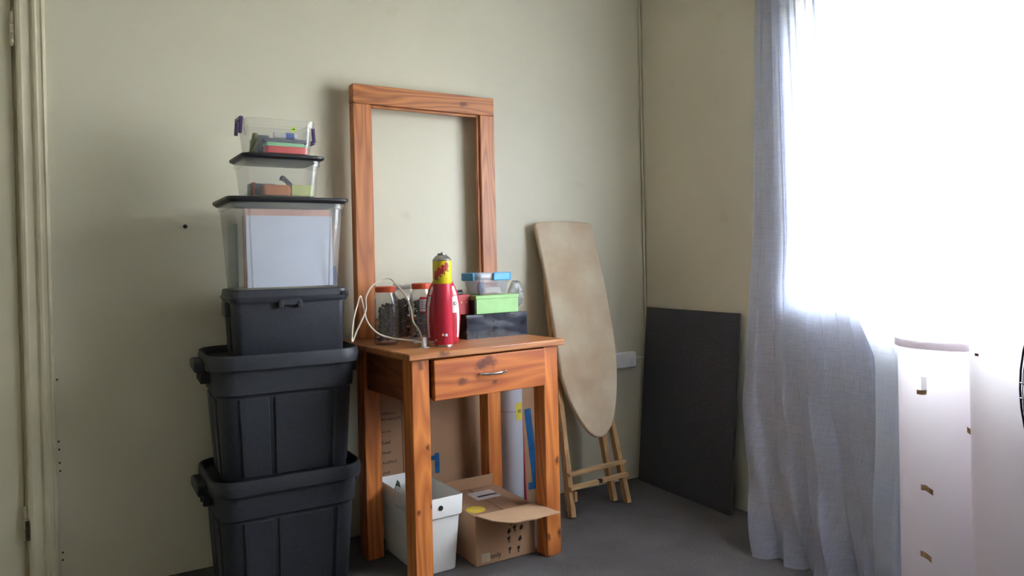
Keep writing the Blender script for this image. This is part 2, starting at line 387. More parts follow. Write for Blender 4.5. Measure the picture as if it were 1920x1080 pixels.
obj('bottom_rail', one(box2, (-FWD/2+sw, -ft, 0), (FWD/2-sw, 0, .07)), M_FX, frame, bevel=.003)

# ------------------------------------------------------------------ black bin stack
M_BLK = plain('black_bin_plastic', (41, 43, 50), .55, .10, 90, bmp=.25)
M_BLK2 = plain('black_box_plastic', (48, 50, 57), .5, .10, 90, bmp=.2)
BX, BY, BYAW = -1.739, -.245, math.radians(-1.0)
def tote(label, z, yaw, dx=0):
    W_, D_, H_ = .445, .355, .395
    t = thing('storage_bin', label, 'bin', (BX+dx, BY, z), yaw, 'large black storage bins at the bottom of the stack')
    bm = NB()
    o = .022
    add_loft(bm, [(0, W_-.075, D_-.075, .045), (.006, W_-.066, D_-.066, .05), (.268, W_-.034, D_-.034, .055), (.276, W_-.018, D_-.018, .06),
                  (.365, W_-.010, D_-.010, .062), (.365, W_-.020, D_-.020, .058), (.02, W_-.08, D_-.08, .045)], 6)
    obj('body', bm, M_BLK, t)
    bm = NB()
    add_loft(bm, [(.352, W_-.008, D_-.008, .062), (.352, W_+.020, D_+.020, .075), (.378, W_+.024, D_+.024, .077), (.395, W_+.018, D_+.018, .075),
                  (.397, W_+.006, D_+.006, .07), (.388, W_-.006, D_-.006, .064), (.352, W_-.016, D_-.016, .06)], 6, False, False)
    obj('rim', bm, M_BLK, t)
    bm = NB()
    add_loft(bm, [(.362, W_-.022, D_-.022, .058), (.370, W_-.018, D_-.018, .058), (.374, W_-.022, D_-.022, .056)], 6)
    obj('lid', bm, M_BLK, t)
    # raised wall panels between grooves
    def pan(u0, u1, side):
        bm = NB(); ins = .003
        for s in (0,):
            pts = []
            for (u, zz) in ((u0, .02), (u1, .02), (u1, .262), (u0, .262)):
                f_ = (zz-.006)/.262
                half = ((D_ if side in 'fb' else W_) - (.066-(.066-.034)*f_))/2
                pts.append((u*(1-.07*(1-f_)), half, zz))
            def mk(u, v, zz):
                return {'f': (u, -v, zz), 'b': (-u, v, zz), 'l': (-v, -u, zz), 'r': (v, u, zz)}[side]
            A = [bm.verts.new(mk(u, v-.004, zz)) for u, v, zz in pts]; B = [bm.verts.new(mk(u*1+(.002 if k in (0, 3) else -.002), v+.005, zz)) for k, (u, v, zz) in enumerate(pts)]
            bm.faces.new(B)
            for i in range(4): bm.faces.new((A[i], A[(i+1) % 4], B[(i+1) % 4], B[i]))
        obj('panel', bm, M_BLK, t, bevel=.002)
    for side in 'fb':
        pan(-.148, -.058, side); pan(-.044, .128, side); pan(.138, .152, side)
    for side in 'lr': pan(-.105, -.01, side); pan(.01, .105, side)
    for s in (-1, 1):
        h = NB(); x0 = s*(W_/2+.008); x1 = s*(W_/2+.030 if s > 0 else W_/2+.040)
        box2(h, (x0, -.075, .342), (x1, .075, .376)); hh = obj('handle', h, M_BLK, t, bevel=.008, seg=3)
        for yy in (-.055, 0, .055): obj('handle_rib', one(box2, (s*(W_/2-.014), yy-.006, .305), (s*(W_/2+.022), yy+.006, .346)), M_BLK, hh, bevel=.003)
    return t
tote('black plastic storage bin standing on the floor, lowest in the tall stack', 0, math.radians(1.5))
tote('black plastic storage bin in the middle, resting on the lowest bin', .375, math.radians(-1.0), .004)
# smaller black lidded box
t = thing('lidded_box', 'smaller black lidded box between the black bins and the clear box', 'box', (-1.715, -.245, .750), math.radians(-2.5))
bm = NB(); add_loft(bm, [(0, .318, .285, .02), (.006, .326, .293, .022), (.165, .342, .306, .024), (.19, .344, .308, .024)], 5); obj('body', bm, M_BLK2, t)
bm = NB(); add_loft(bm, [(.176, .352, .318, .026), (.190, .366, .332, .028), (.192, .366, .332, .028), (.194, .356, .322, .026), (.212, .352, .318, .025), (.216, .344, .31, .022)], 5); lidb = obj('lid', bm, M_BLK2, t)
obj('latch', one(box2, (-.036, -.1655, .166), (.028, -.150, .186)), M_BLK2, lidb, bevel=.002)
for cx in (-.033, .025): obj('latch_tab', one(box2, (cx-.007, -.168, .158), (cx+.007, -.150, .180)), M_BLK2, lidb, bevel=.002)
for s in (-1, 1): obj('handle', one(box2, (s*.170, -.055, .13), (s*.186, .055, .178)), M_BLK2, t, bevel=.004)
obj('slot_plate', one(box2, (-.1715, -.04, .02), (-.160, .06, .125)), plain('slot_shade', (24, 24, 28), .7), t, bevel=.003)  # darker plate on the side, the slot's shade put into its colour
bm = NB(); box2(bm, (.155, -.166, .19), (.178, -.15, .205)); obj('clip', bm, M_BLK2, lidb, bevel=.002)

# ------------------------------------------------------------------ clear boxes with contents
M_CLR = clear_plastic('clear_plastic', (222, 226, 232), .09)
M_CLR2 = clear_plastic('clear_plastic_thin', (226, 228, 228), .06)
M_LID = plain('black_lid', (30, 29, 32), .4, .1, 60)
def tub(root, w, d, h, taper, r, mat, wall=.002, lip=.006, name='body'):
    bm = NB()
    add_loft(bm, [(0, w-taper-.006, d-taper-.006, r*.8), (.004, w-taper, d-taper, r), (h-.022, w-.004, d-.004, r), (h-.02, w+lip, d+lip, r+.003), (h, w+lip+.002, d+lip+.002, r+.003),
                  (h, w-wall*2, d-wall*2, r), (h-.022, w-.004-wall*2, d-.004-wall*2, r), (.006, w-taper-wall*2, d-taper-wall*2, r)], 5)
    return obj(name, bm, mat, root)
# large
big_z = .9665; byaw = math.radians(2.0)
big_o = Vector((-1.721, -.268, big_z))
def inbox(o, yaw, x, y, z): return o + Matrix.Rotation(yaw, 3, 'Z') @ Vector((x, y, z))
t = thing('storage_tub', 'large clear plastic tub holding a white sheet, under the smaller clear tubs', 'box', big_o, byaw)
tub(t, .342, .270, .272, .034, .028, M_CLR)
for s in (-1, 1): obj('corner_rib', one(add_bar, (s*.118, -.1198, .006), (s*.125, -.1358, .248), .005, .004, (0, 1, 0)), M_CLR, t, bevel=.001)
bm = NB(); add_loft(bm, [(.268, .358, .284, .03), (.2765, .380, .296, .034), (.283, .380, .296, .034), (.285, .376, .292, .03)], 5); obj('lid', bm, M_LID, t)
M_PAPER = plain('white_paper', (222, 226, 240), .7, .02, 10)
def flat(name, w, h, th, mat, bend=0, n=8):
    bm = NB(); F_, B_ = [], []
    for i in range(n+1):
        u = (i/n-.5); y = bend*(4*u*u)
        F_.append([bm.verts.new((u*w, y-th/2, z)) for z in (0, h)]); B_.append([bm.verts.new((u*w, y+th/2, z)) for z in (0, h)])
    for i in range(n):
        bm.faces.new((F_[i][0], F_[i+1][0], F_[i+1][1], F_[i][1])); bm.faces.new((B_[i+1][0], B_[i][0], B_[i][1], B_[i+1][1]))
        bm.faces.new((F_[i][1], F_[i+1][1], B_[i+1][1], B_[i][1])); bm.faces.new((F_[i+1][0], F_[i][0], B_[i][0], B_[i+1][0]))
    for i in (0, n): bm.faces.new((F_[i][0], F_[i][1], B_[i][1], B_[i][0]))
    return obj(name, bm, mat)
o = tag(flat('paper_sheet', .266, .222, .0012, M_PAPER, .003), 'white paper sheet standing upright inside the front of the large clear tub', 'paper')
place(o, inbox(big_o, byaw, .002, -.1150, .0065), byaw)
for i, (lab, col, w, h, dx, y) in enumerate((('pink paper folder standing behind the white sheet in the large tub', (222, 178, 160), .270, .244, .002, -.094),
                                             ('tan envelope standing deeper in the large clear tub', (206, 176, 140), .276, .222, .004, -.072))):
    o = tag(obj('paper_folder', one(add_box, (0, 0, h/2), (w, .009, h)), plain('folder_%d' % i, col, .7), bevel=.001), lab, 'folder'); place(o, inbox(big_o, byaw, dx, y, .0065), byaw)
o = tag(obj('teal_folder', one(add_box, (0, 0, .1), (.009, .13, .20)), plain('teal_card', (120, 160, 166), .6), bevel=.001), 'teal folder standing at the left side of the large clear tub', 'folder')
place(o, inbox(big_o, byaw, -.1455, .03, .0065), byaw)
bm = NB(); add_loft(bm, [(0, .016, .05, .006), (.035, .018, .054, .007), (.06, .012, .045, .005)], 4)
o = tag(obj('blue_pouch', bm, plain('dark_blue_cloth', (58, 78, 112), .8)), 'small dark blue pouch low at the right end of the large tub', 'pouch'); place(o, inbox(big_o, byaw, .1425, -.08, .0065), byaw)
bm = NB(); add_box(bm, (0, 0, .1), (.010, .075, .2))
o = tag(obj('peach_notebook', bm, plain('peach_card', (222, 178, 148), .7), bevel=.001), 'peach notebook upright at the right end of the large tub', 'notebook'); place(o, inbox(big_o, byaw, .1465, .03, .0065), byaw)

# middle small tub
mid_z = big_z+.2855; mid_o = Vector((-1.737, -.305, mid_z)); myaw = math.radians(3)
t = thing('storage_tub', 'medium clear tub with a black lid and tools inside', 'box', mid_o, myaw)
tub(t, .226, .195, .120, .020, .022, M_CLR2)
bm = NB(); add_loft(bm, [(.117, .234, .205, .024), (.123, .256, .221, .028), (.130, .256, .221, .028), (.132, .251, .216, .026)], 5); obj('lid', bm, M_LID, t)
def gadget(name, bm, rgb, label, cat, o, yaw, loc, rot=0, rough=.5, bevel=.001):
    ob = tag(obj(name, bm, plain('m_'+name+str(rgb), rgb, rough), bevel=bevel), label, cat)
    place(ob, inbox(o, yaw, *loc), (0, 0, yaw+rot) if not isinstance(rot, tuple) else rot); return ob
gadget('grey_case', one(add_box, (0, 0, .02), (.075, .05, .04)), (92, 94, 104), 'small grey case at the left in the medium clear tub', 'case', mid_o, myaw, (-.052, -.008, .0065))
gadget('orange_pencil_case', one(add_loft, [(0, .085, .04, .01), (.008, .09, .044, .012), (.024, .09, .044, .012), (.033, .082, .036, .01)]), (176, 108, 58), 'orange brown pencil case in the middle of the medium clear tub', 'pencil case', mid_o, myaw, (-.02, -.058, .0065))
gadget('green_card_box', one(add_box, (0, 0, .0175), (.07, .05, .035)), (188, 194, 128), 'pale green card box at the right in the medium clear tub', 'box', mid_o, myaw, (.060, -.052, .0065))
gadget('teal_ruler', one(add_box, (0, 0, .003), (.11, .02, .005)), (88, 140, 130), 'teal ruler lying on the bottom of the medium clear tub', 'ruler', mid_o, myaw, (-.02, .03, .0065))
bm = NB(); add_bar(bm, (0, 0, .004), (-.055, 0, .058), .014, .012); add_bar(bm, (-.055, 0, .058), (-.066, 0, .062), .024, .014)
gadget('craft_knife', bm, (78, 80, 88), 'grey craft knife leaning in the medium clear tub', 'knife', mid_o, myaw, (.075, -.012, .0075))
bm = NB(); add_cyl(bm, (0, 0, .0), (0, 0, .03), .006, n=10); add_cyl(bm, (0, 0, .03), (0, 0, .04), .003, .006, n=10)
gadget('brown_stub', bm, (150, 86, 60), 'short brown brush standing in the left corner of the medium tub', 'brush', mid_o, myaw, (-.084, -.05, .0065), bevel=0)

# top open tub
top_z = mid_z+.132; top_o = Vector((-1.742, -.325, top_z)); tyaw = math.radians(3)
t = thing('storage_tub', 'open clear tub with purple clips on top of the stack', 'box', top_o, tyaw)
tub(t, .204, .150, .108, .018, .02, M_CLR2, lip=.008)
M_PUR = plain('purple_plastic', (82, 56, 104), .4)
for s in (-1, 1):
    x0 = s*.107
    bm = NB()
    for y in (-.030, .030): add_bar(bm, (x0+s*.004, y, .112 if s < 0 else .096), (x0+s*.008, y, .066 if s < 0 else .050), .012, .010)
    add_bar(bm, (x0+s*.004, -.0345, .112 if s < 0 else .05), (x0+s*.004, .0345, .112 if s < 0 else .05),   .012, .012)
    c = obj('clip', bm, M_PUR, t, bevel=.002); c['label'] = 'purple locking clip'
st = obj('arrow_sticker', one(add_box, (.035, -.0763, .080), (.014, .0006, .014)), plain('lime_sticker', (176, 214, 60), .6), t)
bm = NB(); add_box(bm, (.0335, -.0770, .080), (.007, .0008, .0018))
v = [bm.verts.new(q) for q in ((.036, -.0772, .0835), (.036, -.0772, .0765), (.0405, -.0772, .080))]; bm.faces.new(v)
obj('arrow', bm, plain('black_ink', (20, 22, 18), .7), st)
gadget('red_pack', one(add_loft, [(0, .128, .05, .008), (.006, .132, .054, .01), (.022, .128, .05, .01)]), (222, 84, 80), 'red cloth pack at the bottom of the open top tub', 'pack', top_o, tyaw, (.022, -.032, .0065))
gadget('green_pack', one(add_loft, [(0, .118, .044, .006), (.005, .124, .046, .006), (.012, .118, .042, .006)]), (150, 210, 160), 'mint green pack lying on the red pack in the top tub', 'pack', top_o, tyaw, (.016, -.034, .0288))
gadget('grey_bar', one(add_box, (0, 0, .006), (.135, .034, .012)), (84, 88, 100), 'long dark grey bar on the mint pack in the top tub', 'bar', top_o, tyaw, (.018, -.036, .0412))
bm = NB(); add_cyl(bm, (-.05, 0, .0105), (.022, 0, .0105), .0105, n=16)
gt_ = gadget('glue_tube', bm, (226, 224, 216), 'white tube with a blue band lying in the top tub', 'tube', top_o, tyaw, (.034, -.038, .0534), bevel=0)
obj('blue_band', one(add_cyl, (-.014, 0, .0105), (.012, 0, .0105), .0112, n=16), plain('blue_cap_plastic', (72, 98, 168), .5), gt_)
bm = NB(); add_cyl(bm, (-.018, 0, .0185), (.018, 0, .0185), .018, n=20)
gadget('grey_roll', bm, (96, 104, 118), 'grey roll behind the white tube in the top tub', 'roll', top_o, tyaw, (-.038, .018, .0065), bevel=.001)
gadget('grey_case', one(add_box, (0, 0, .035), (.036, .03, .07)), (104, 110, 122), 'upright grey case behind the packs in the top tub', 'case', top_o, tyaw, (-.028, .052, .0065), bevel=.003)
bm = NB()
for k in range(12):
    h = random.uniform(.03, .062)
    add_bar(bm, (random.uniform(-.008, .006), random.uniform(-.03, .03), .002), (random.uniform(-.008, .010), random.uniform(-.034, .034), h), .008, .003)
gadget('dried_sprig', bm, (124, 130, 78), 'bunch of olive green craft sprigs at the left of the top tub', 'sprig', top_o, tyaw, (-.072, -.012, .0065), bevel=0)

# ------------------------------------------------------------------ things on the table
M_JAR = clear_plastic('clear_jar', (216, 212, 208), .05, .06)
M_JARL = plain('orange_red_lid', (206, 84, 48), .4)
M_JLC = clear_plastic('clear_lid', (226, 226, 226), .5, .2)
def jar(px, y, r, h, lidm, label, tilt=0):
    p = at_y(px, 600, y); t = thing('screw_jar', label, 'jar', (p.x, p.y, TT), 0, 'clear jars on the table')
    bm = NB(); prof = [(r*.86, 0), (r, .008), (r, h*.72), (r*.97, h*.78), (r*.74, h*.88), (r*.72, h*.94), (r*.69, h*.94), (r*.71, h*.88), (r*.93, h*.77), (r-.003, h*.70), (r-.003, .010), (r*.8, .005)]
    add_lathe(bm, prof, 28); obj('glass', bm, M_JAR, t)
    bm = NB(); rr = r*.80
    add_lathe(bm, [(rr, h*.90), (rr+.001, h*.91), (rr+.001, h*.99), (rr-.003, h), (rr-.006, h)], 28)
    lo = obj('lid', bm, lidm, t)
    if tilt: lo.rotation_euler = (0, tilt, 0)
    return t, p
def fill(p, r, h, cols, label, cat, n, size):
    bm = NB()
    for _ in range(n):
        a = random.uniform(0, 2*PI); q = (r-size*1.1)*math.sqrt(random.random()); z = size*.6+random.random()*(h-size)
        R = Matrix.Rotation(random.uniform(0, 6), 3, Vector((random.random()+.01, random.random(), random.random())).normalized())
        add_box(bm, (q*math.cos(a), q*math.sin(a), z), (size*random.uniform(.6, 1.3), size*random.uniform(.5, .8), size*random.uniform(.35, .7)), R)
    o = obj('jar_filling', bm, plain('fill_'+label[:12], cols, .5, .6, 60), smooth=0, kind='stuff'); tag(o, label, cat)
    o.location = (p.x, p.y, TT+.010); return o
jA, pA = jar(724, -.312, .043, .200, M_JARL, 'clear jar with an orange red lid, looped by the white cord')
fill(pA, .038, .132, (58, 48, 42), 'dark brown odds and ends filling the left jar', 'filling', 260, .011)
jB, pB = jar(755, -.226, .039, .205, M_JLC, 'clear jar with a clear lid behind the two orange lidded jars')
fill(pB, .034, .140, (78, 58, 44), 'brown curly bits filling the jar with the clear lid', 'filling', 240, .011)
jC, pC = jar(791, -.294, .042, .206, M_JARL, 'clear jar with an orange lid and a red and white label')
fill(pC, .037, .138, (36, 40, 52), 'blue black small parts filling the labelled jar', 'filling', 260, .010)
# label on jar C (curved)
def curved_patch(r, a0, a1, z0, z1, th=.0008, n=10):
    bm = NB(); g = []
    for i in range(n+1):
        a = a0+(a1-a0)*i/n
        g.append([[bm.verts.new((rr*math.cos(a), rr*math.sin(a), z)) for z in (z0, z1)] for rr in (r, r+th)])
    for i in range(n):
        for k in (0, 1): bm.faces.new((g[i][k][0], g[i+1][k][0], g[i+1][k][1], g[i][k][1]))
        for z in (0, 1): bm.faces.new((g[i][0][z], g[i+1][0][z], g[i+1][1][z], g[i][1][z]))
    for i in (0, n): bm.faces.new((g[i][0][0], g[i][0][1], g[i][1][1], g[i][1][0]))
    return bm
def face_ang(p): return math.atan2(CC[1]-p.y, CC[0]-p.x)
fa = face_ang(pC)
lb = obj('label', curved_patch(.0421, fa-.15, fa+.75, .108, .150), plain('white_label', (224, 222, 220), .6), jC)
obj('label_band', curved_patch(.0425, fa-.15, fa+.75, .150, .158), plain('red_label', (206, 58, 74), .6), jC)
obj('label_band', curved_patch(.0425, fa-.15, fa+.75, .103, .108), MATS['red_label'], jC)
M_INK = plain('grey_ink', (96, 96, 100), .7)
for k in range(4): obj('print_line', curved_patch(.0430, fa-.05, fa+.55-.1*(k % 2), .140-.008*k, .1425-.008*k, .0004, 5), M_INK, lb)

# spray can
pK = at_y(832, 640, -.492)
M_CANR = plain('can_red', (184, 40, 60), .28, .04, 20); M_CANY = plain('can_yellow', (214, 192, 36), .28, .04, 20)
M_TIN = plain('bare_tin', (176, 172, 166), .3, .05, 30, .9)
can = thing('spray_can', 'tall red and yellow spray can at the front of the table', 'spray can', (pK.x, pK.y, TT), 0)
R_ = .0315
obj('body', one(add_lathe, [(R_-.002, .006), (R_, .009), (R_, .208), (R_-.0002, .208)], 36), M_CANR, can)
obj('base_rim', one(add_lathe, [(R_-.004, 0), (R_-.001, .001), (R_-.001, .006), (R_-.003, .008)], 36), M_TIN, can)
up = obj('upper_label', one(add_lathe, [(R_, .208), (R_+.0002, .2085), (R_+.0002, .283), (R_-.002, .284)], 36), M_CANY, can)
obj('dome', one(add_lathe, [(R_-.001, .283), (R_, .286), (R_-.001, .289), (R_-.008, .297), (R_-.013, .301), (R_-.015, .302)], 36), M_TIN, can)
bm = NB(); add_lathe(bm, [(.0135, .301), (.0145, .304), (.0135, .308), (.008, .308), (.008, .304), (.003, .304), (.0025, .312), (.001, .3125)], 24); obj('valve', bm, plain('valve_metal', (120, 112, 108), .4, .1, 40, .8), can)
fa = face_ang(pK)
M_LOGO = plain('logo_red', (186, 48, 40), .5); M_LOGK = plain('logo_shadow', (70, 44, 30), .5)
def stroke(parent, mat, r, pts, w, th=.0005, name='logo_stroke'):
    """pts: (angle offset, z) drawn as a thin raised band on a cylinder of radius r"""
    bm = NB()
    for (a0, z0), (a1, z1) in zip(pts, pts[1:]):
        n = Vector(((a1-a0)*r, z1-z0)); L = n.length or 1e-6; q = Vector((-n.y, n.x))/L*w/2
        cs = [((a0*r+q.x)/r, z0+q.y), ((a1*r+q.x)/r, z1+q.y), ((a1*r-q.x)/r, z1-q.y), ((a0*r-q.x)/r, z0-q.y)]
        lo = [bm.verts.new((r*math.cos(fa+a), r*math.sin(fa+a), z)) for a, z in cs]
        hi = [bm.verts.new(((r+th)*math.cos(fa+a), (r+th)*math.sin(fa+a), z)) for a, z in cs]
        bm.faces.new(hi)
        for i in range(4): bm.faces.new((lo[i], lo[(i+1) % 4], hi[(i+1) % 4], hi[i]))
    return obj(name, bm, mat, parent, smooth=0)
for dz, da, mm, th in ((-.003, .06, M_LOGK, .0004), (0, 0, M_LOGO, .0007)):
    for x, z in ((-.72, .236), (-.34, .246), (.06, .255), (.46, .263)):
        a = x+da; z = z+dz
        stroke(up, mm, R_+.0003, [(a-.16, z-.012), (a-.10, z+.012), (a+.06, z+.014), (a+.15, z+.004), (a+.02, z-.002), (a+.15, z-.013)], .0048, th)
stroke(up, plain('label_green', (96, 120, 40), .5), R_+.0003, [(-.8, .2115), (.9, .2115)], .002)
stroke(up, plain('label_orange', (206, 140, 30), .5), R_+.0003, [(-.6, .222), (.5, .224)], .004)
for k in range(9): stroke(can, plain('body_print', (226, 92, 104), .4), R_+.0001, [(-.75, .195-.014*k), (.55+.1*(k % 3), .195-.014*k)], .0012, .0002, 'print_line')
stroke(can, plain('icon_cream', (226, 206, 160), .5), R_+.0001, [(-.16, .040), (.06, .040)], .007, .0004, 'icon')
stroke(can, plain('icon_blue', (176, 206, 226), .5), R_+.0001, [(.20, .039), (.44, .039)], .008, .0004, 'icon')
stroke(can, plain('icon_white', (228, 216, 214), .5), R_+.0001, [(-.98, .022), (-.78, .022)], .006, .0004, 'icon')

# bulging red bottle behind
pR = at_y(831, 600, -.405)
bot = thing('squeeze_bottle', 'bulging red bottle with white side stripes behind the spray can', 'bottle', (pR.x, pR.y, TT), math.radians(-29))
prof = [(.048, 0), (.052, .004), (.056, .04), (.060, .085), (.060, .125), (.054, .165), (.044, .195), (.034, .213), (.024, .222)]
M_BR = plain('bottle_red', (176, 34, 52), .3, .06, 20)
sy = .62
obj('body', one(add_lathe, prof, 36, sy=sy), M_BR, bot)
obj('neck', one(add_lathe, [(.024, .221), (.022, .232), (.018, .236)], 28, sy=.8), M_BR, bot)
M_SW = plain('bottle_white', (226, 222, 220), .35); M_SK = plain('bottle_black', (38, 34, 40), .35)
def shell(a0, a1, zs, mat, name, off=.0006):
    bm = NB(); g = []
    for i, z in enumerate(zs):
        for (r0, z0), (r1, z1) in zip(prof, prof[1:]):
            if z0 <= z <= z1: r = r0+(r1-r0)*(z-z0)/(z1-z0)
        row = []
        for j in range(5):
            a = (a0[i]+(a1[i]-a0[i])*j/4)
            row.append([bm.verts.new(((r+o)*math.cos(a), (r+o)*sy*math.sin(a), z)) for o in (-.001, off)])
        g.append(row)
    for i in range(len(g)-1):
        for j in range(4):
            bm.faces.new((g[i][j][1], g[i][j+1][1], g[i+1][j+1][1], g[i+1][j][1]))
        for j in (0, 4): bm.faces.new((g[i][j][0], g[i][j][1], g[i+1][j][1], g[i+1][j][0]))
    for i in (0, len(g)-1):
        for j in range(4): bm.faces.new((g[i][j][0], g[i][j+1][0], g[i+1][j+1][0], g[i+1][j][1 if False else 0])) if False else None
    return obj(name, bm, mat, bot)
zs = [.02+.0195*i for i in range(10)]
shell([-.50-.03*i for i in range(10)], [-.30-.015*i for i in range(10)], zs, M_SW, 'side_stripe')
shell([-2.75+.02*i for i in range(10)], [-2.55+.03*i for i in range(10)], zs, M_SW, 'side_stripe')
shell([-3.3]*5, [-2.95+.03*i for i in range(5)], [.11+.0195*i for i in range(5)], M_SK, 'dark_patch')
lb = shell([-.95]*4, [-.66]*4, [.105, .125, .145, .160], M_SW, 'label_patch', .0012)
bm = NB(); add_tube(bm, smooth_pts([(.0445+.004*math.cos(a), -.0265+.0015*math.cos(a), .137+.006*math.sin(a)) for a in (0, PI/2, PI, 1.5*PI)], 4, True), .001, 6, True); obj('print_mark', bm, M_SK, lb)

# cord with adaptor plug
M_CORD = plain('white_cord', (218, 206, 186), .5)
def z5(x, y): return 650+x/4.908, 460+y/4.908
cordpx = [((752, 893), -.455), ((715, 872), -.455), ((640, 880), -.44), ((520, 868), -.42), ((400, 850), -.40), ((290, 810), -.40), ((200, 720), -.40), ((165, 620), -.40), ((145, 530), -.41), ((125, 468), -.42),
          ((100, 540), -.425), ((60, 700), -.43), ((50, 885), -.43), ((95, 780), -.425), ((150, 665), -.42), ((178, 580), -.41), ((178, 480), -.40), ((230, 380), -.385), ((320, 318), -.372),
          ((400, 308), -.37), ((450, 355), -.375), ((540, 460), -.385), ((590, 580), -.39), ((612, 700), -.41), ((670, 790), -.44), ((690, 845), -.450)]
cp = []
for (x, y), Y in cordpx:
    q = at_y(*z5(x, y), Y); q.z = max(q.z, TT+.004 if q.x > -1.43 else .4); cp.append(q)
cord = thing('power_cord', 'white power cord with a plug, looping over the left jar', 'cord', (0, 0, 0))
obj('cable', one(add_tube, smooth_pts(cp, 8), .0028, 8), M_CORD, cord)
pp = cp[0]
bm = NB(); add_lathe(bm, [(.014, 0), (.016, .003), (.016, .022), (.012, .028), (.006, .029)], 20)
pg = obj('plug', bm, plain('beige_plug', (186, 168, 128), .5), cord); pg.location = (pp.x-.018, pp.y-.004, TT+.001)
bm = NB()
for s in (-1, 0, 1): add_bar(bm, (-.012, .008*s, .015), (-.034, .008*s, .013+.004*abs(s)), .004, .005)
pn = obj('pins', bm, plain('plug_pins', (196, 190, 180), .3, .05, 30, .8), pg)
tail = [pp + Vector((0, 0, 0)), pp+Vector((.010, -.002, 0)), pp+Vector((.022, -.004, -.001))]
tail = [Vector((q.x, q.y, max(q.z, TT+.005))) for q in tail]
obj('cable_end', one(add_tube, tail, .004, 8), M_CORD, cord)
rg = [tail[-1]+Vector((.004+.006*math.cos(a), -.002, .0045+.0085*math.sin(a))) for a in [2*PI*i/12 for i in range(12)]]
obj('ring_terminal', one(add_tube, rg, .0022, 6, True), plain('grey_metal', (150, 146, 142), .35, .05, 30, .8), cord)
p = at_z(796, 652, TT)
cl = thing('plastic_clip', 'small clear plastic clip on the table edge below the plug', 'clip', (p.x, p.y, TT), .5)
M_CLIP = clear_plastic('clear_clip', (206, 200, 200), .45, .15)
bm = NB(); box2(bm, (-.014, -.012, 0), (.014, .012, .003)); obj('foot', bm, M_CLIP, cl, bevel=.001)
bm = NB(); box2(bm, (-.008, -.003, .003), (.008, .003, .034)); obj('upright', bm, M_CLIP, cl, bevel=.001)

# box stack at the right of the table
ly0 = .205
def tbox(name, label, cat, lx0, lx1, ly, d, z, yaw=0):
    c = tw((lx0+lx1)/2, ly+d/2, z); return thing(name, label, cat, c, TH+yaw), (lx1-lx0)
bt, w = tbox('taped_box', 'glossy black box wrapped in tape, lowest of the small box stack', 'box', -.243, .020, ly0, .165, TT, math.radians(-1))
m, t_, b = nt('black_shiny_tape'); r, n, v = noise_col(t_, lin((18, 18, 22)), lin((46, 50, 62)), 18, 5)
link(t_, r.outputs['Color'], b.inputs['Base Color']); b.inputs['Roughness'].default_value = .14; bump(t_, b, n.outputs['Fac'], .3, .005); M_TAPE = m
bm = NB(); add_box(bm, (0, 0, .043), (w, .165, .086)); bmesh.ops.subdivide_edges(bm, edges=bm.edges, cuts=5, use_grid_fill=True)
for vv in bm.verts: vv.co += Vector([random.uniform(-.0012, .0012) for _ in range(3)]) if .002 < vv.co.z < .084 else Vector()
obj('carton', bm, M_TAPE, bt, bevel=0, smooth=50)
gt, w = tbox('green_box', 'pale green box between the black taped box and clear container', 'box', -.200, -.012, ly0+.004, .088, TT+.0875, math.radians(-1))
M_GRN = plain('pale_green_card', (146, 192, 124), .55)
obj('base', one(add_box, (0, 0, .027), (w-.004, .084, .054)), M_GRN, gt, bevel=.0012)
obj('lid', one(add_box, (0, 0, .0605), (w, .088, .013)), M_GRN, gt, bevel=.0012)
obj('side_panel', one(add_box, (-w/2-.0008+.0006, 0, .026), (.0036, .078, .048)), plain('dark_green_side', (40, 56, 46), .6), gt)  # thin slab on one side, much darker green than base and lid
ct, w = tbox('clip_container', 'clear food container with blue clips on the pale green box', 'container', -.196, -.044, ly0+.002, .112, TT+.0875+.068)
tub(ct, w-.012, .104, .066, .016, .015, clear_plastic('clear_container', (190, 194, 206), .20, .15))
bm = NB(); add_loft(bm, [(.062, w-.002, .114, .018), (.072, w, .116, .018), (.078, w-.006, .11, .016), (.078, w-.02, .096, .014), (.082, w-.024, .092, .012)], 5)
ld = obj('lid', bm, clear_plastic('clear_lid_container', (200, 204, 212), .45, .2), ct)
M_BLUE = plain('sky_blue_plastic', (48, 148, 200), .4)
for nm, a, c in (('f', (-.012, -.067, .052), (.062, -.058, .081)), ('b', (-.04, .058, .052), (.04, .067, .081)),
                 ('l', (-w/2-.010, -.04, .052), (-w/2, .04, .081)), ('r', (w/2, -.04, .052), (w/2+.010, .04, .081))):
    c_ = obj('clip', one(box2, a, c), M_BLUE, ct, bevel=.004, seg=3); c_['label'] = 'sky blue locking clip'
o = tag(flat('folded_paper', .07, .022, .003, plain('cream_paper', (240, 232, 220), .7), .004), 'folded white paper slip inside the blue clipped container', 'paper')
c0 = ct.location; o.location = c0+UX*.01+UY*-.036+Vector((0, 0, .0075)); o.rotation_euler = (-.5, 0, TH+.05)
o = tag(obj('blue_sachet', one(add_loft, [(0, .022, .012, .004), (.02, .03, .016, .005), (.04, .018, .008, .003)]), plain('pale_blue_foil', (110, 140, 186), .4)), 'pale blue sachet standing inside the blue clipped container', 'sachet')
o.location = c0+UX*-.02+UY*.012+Vector((0, 0, .0065)); o.rotation_euler = (0, 0, TH)
rt, w = tbox('red_box', 'dark red box standing left of the pale green box', 'box', -.300, -.252, ly0+.085, .06, TT)
rt.location = tw(-.300, ly0+.17+.05, TT)
rt.location = tw(-.2405, ly0+.070, TT+.0875)
obj('carton', one(add_box, (0, 0, .036), (.070, .056, .072)), plain('dark_red_card', (168, 40, 46), .5), rt, bevel=.0015)
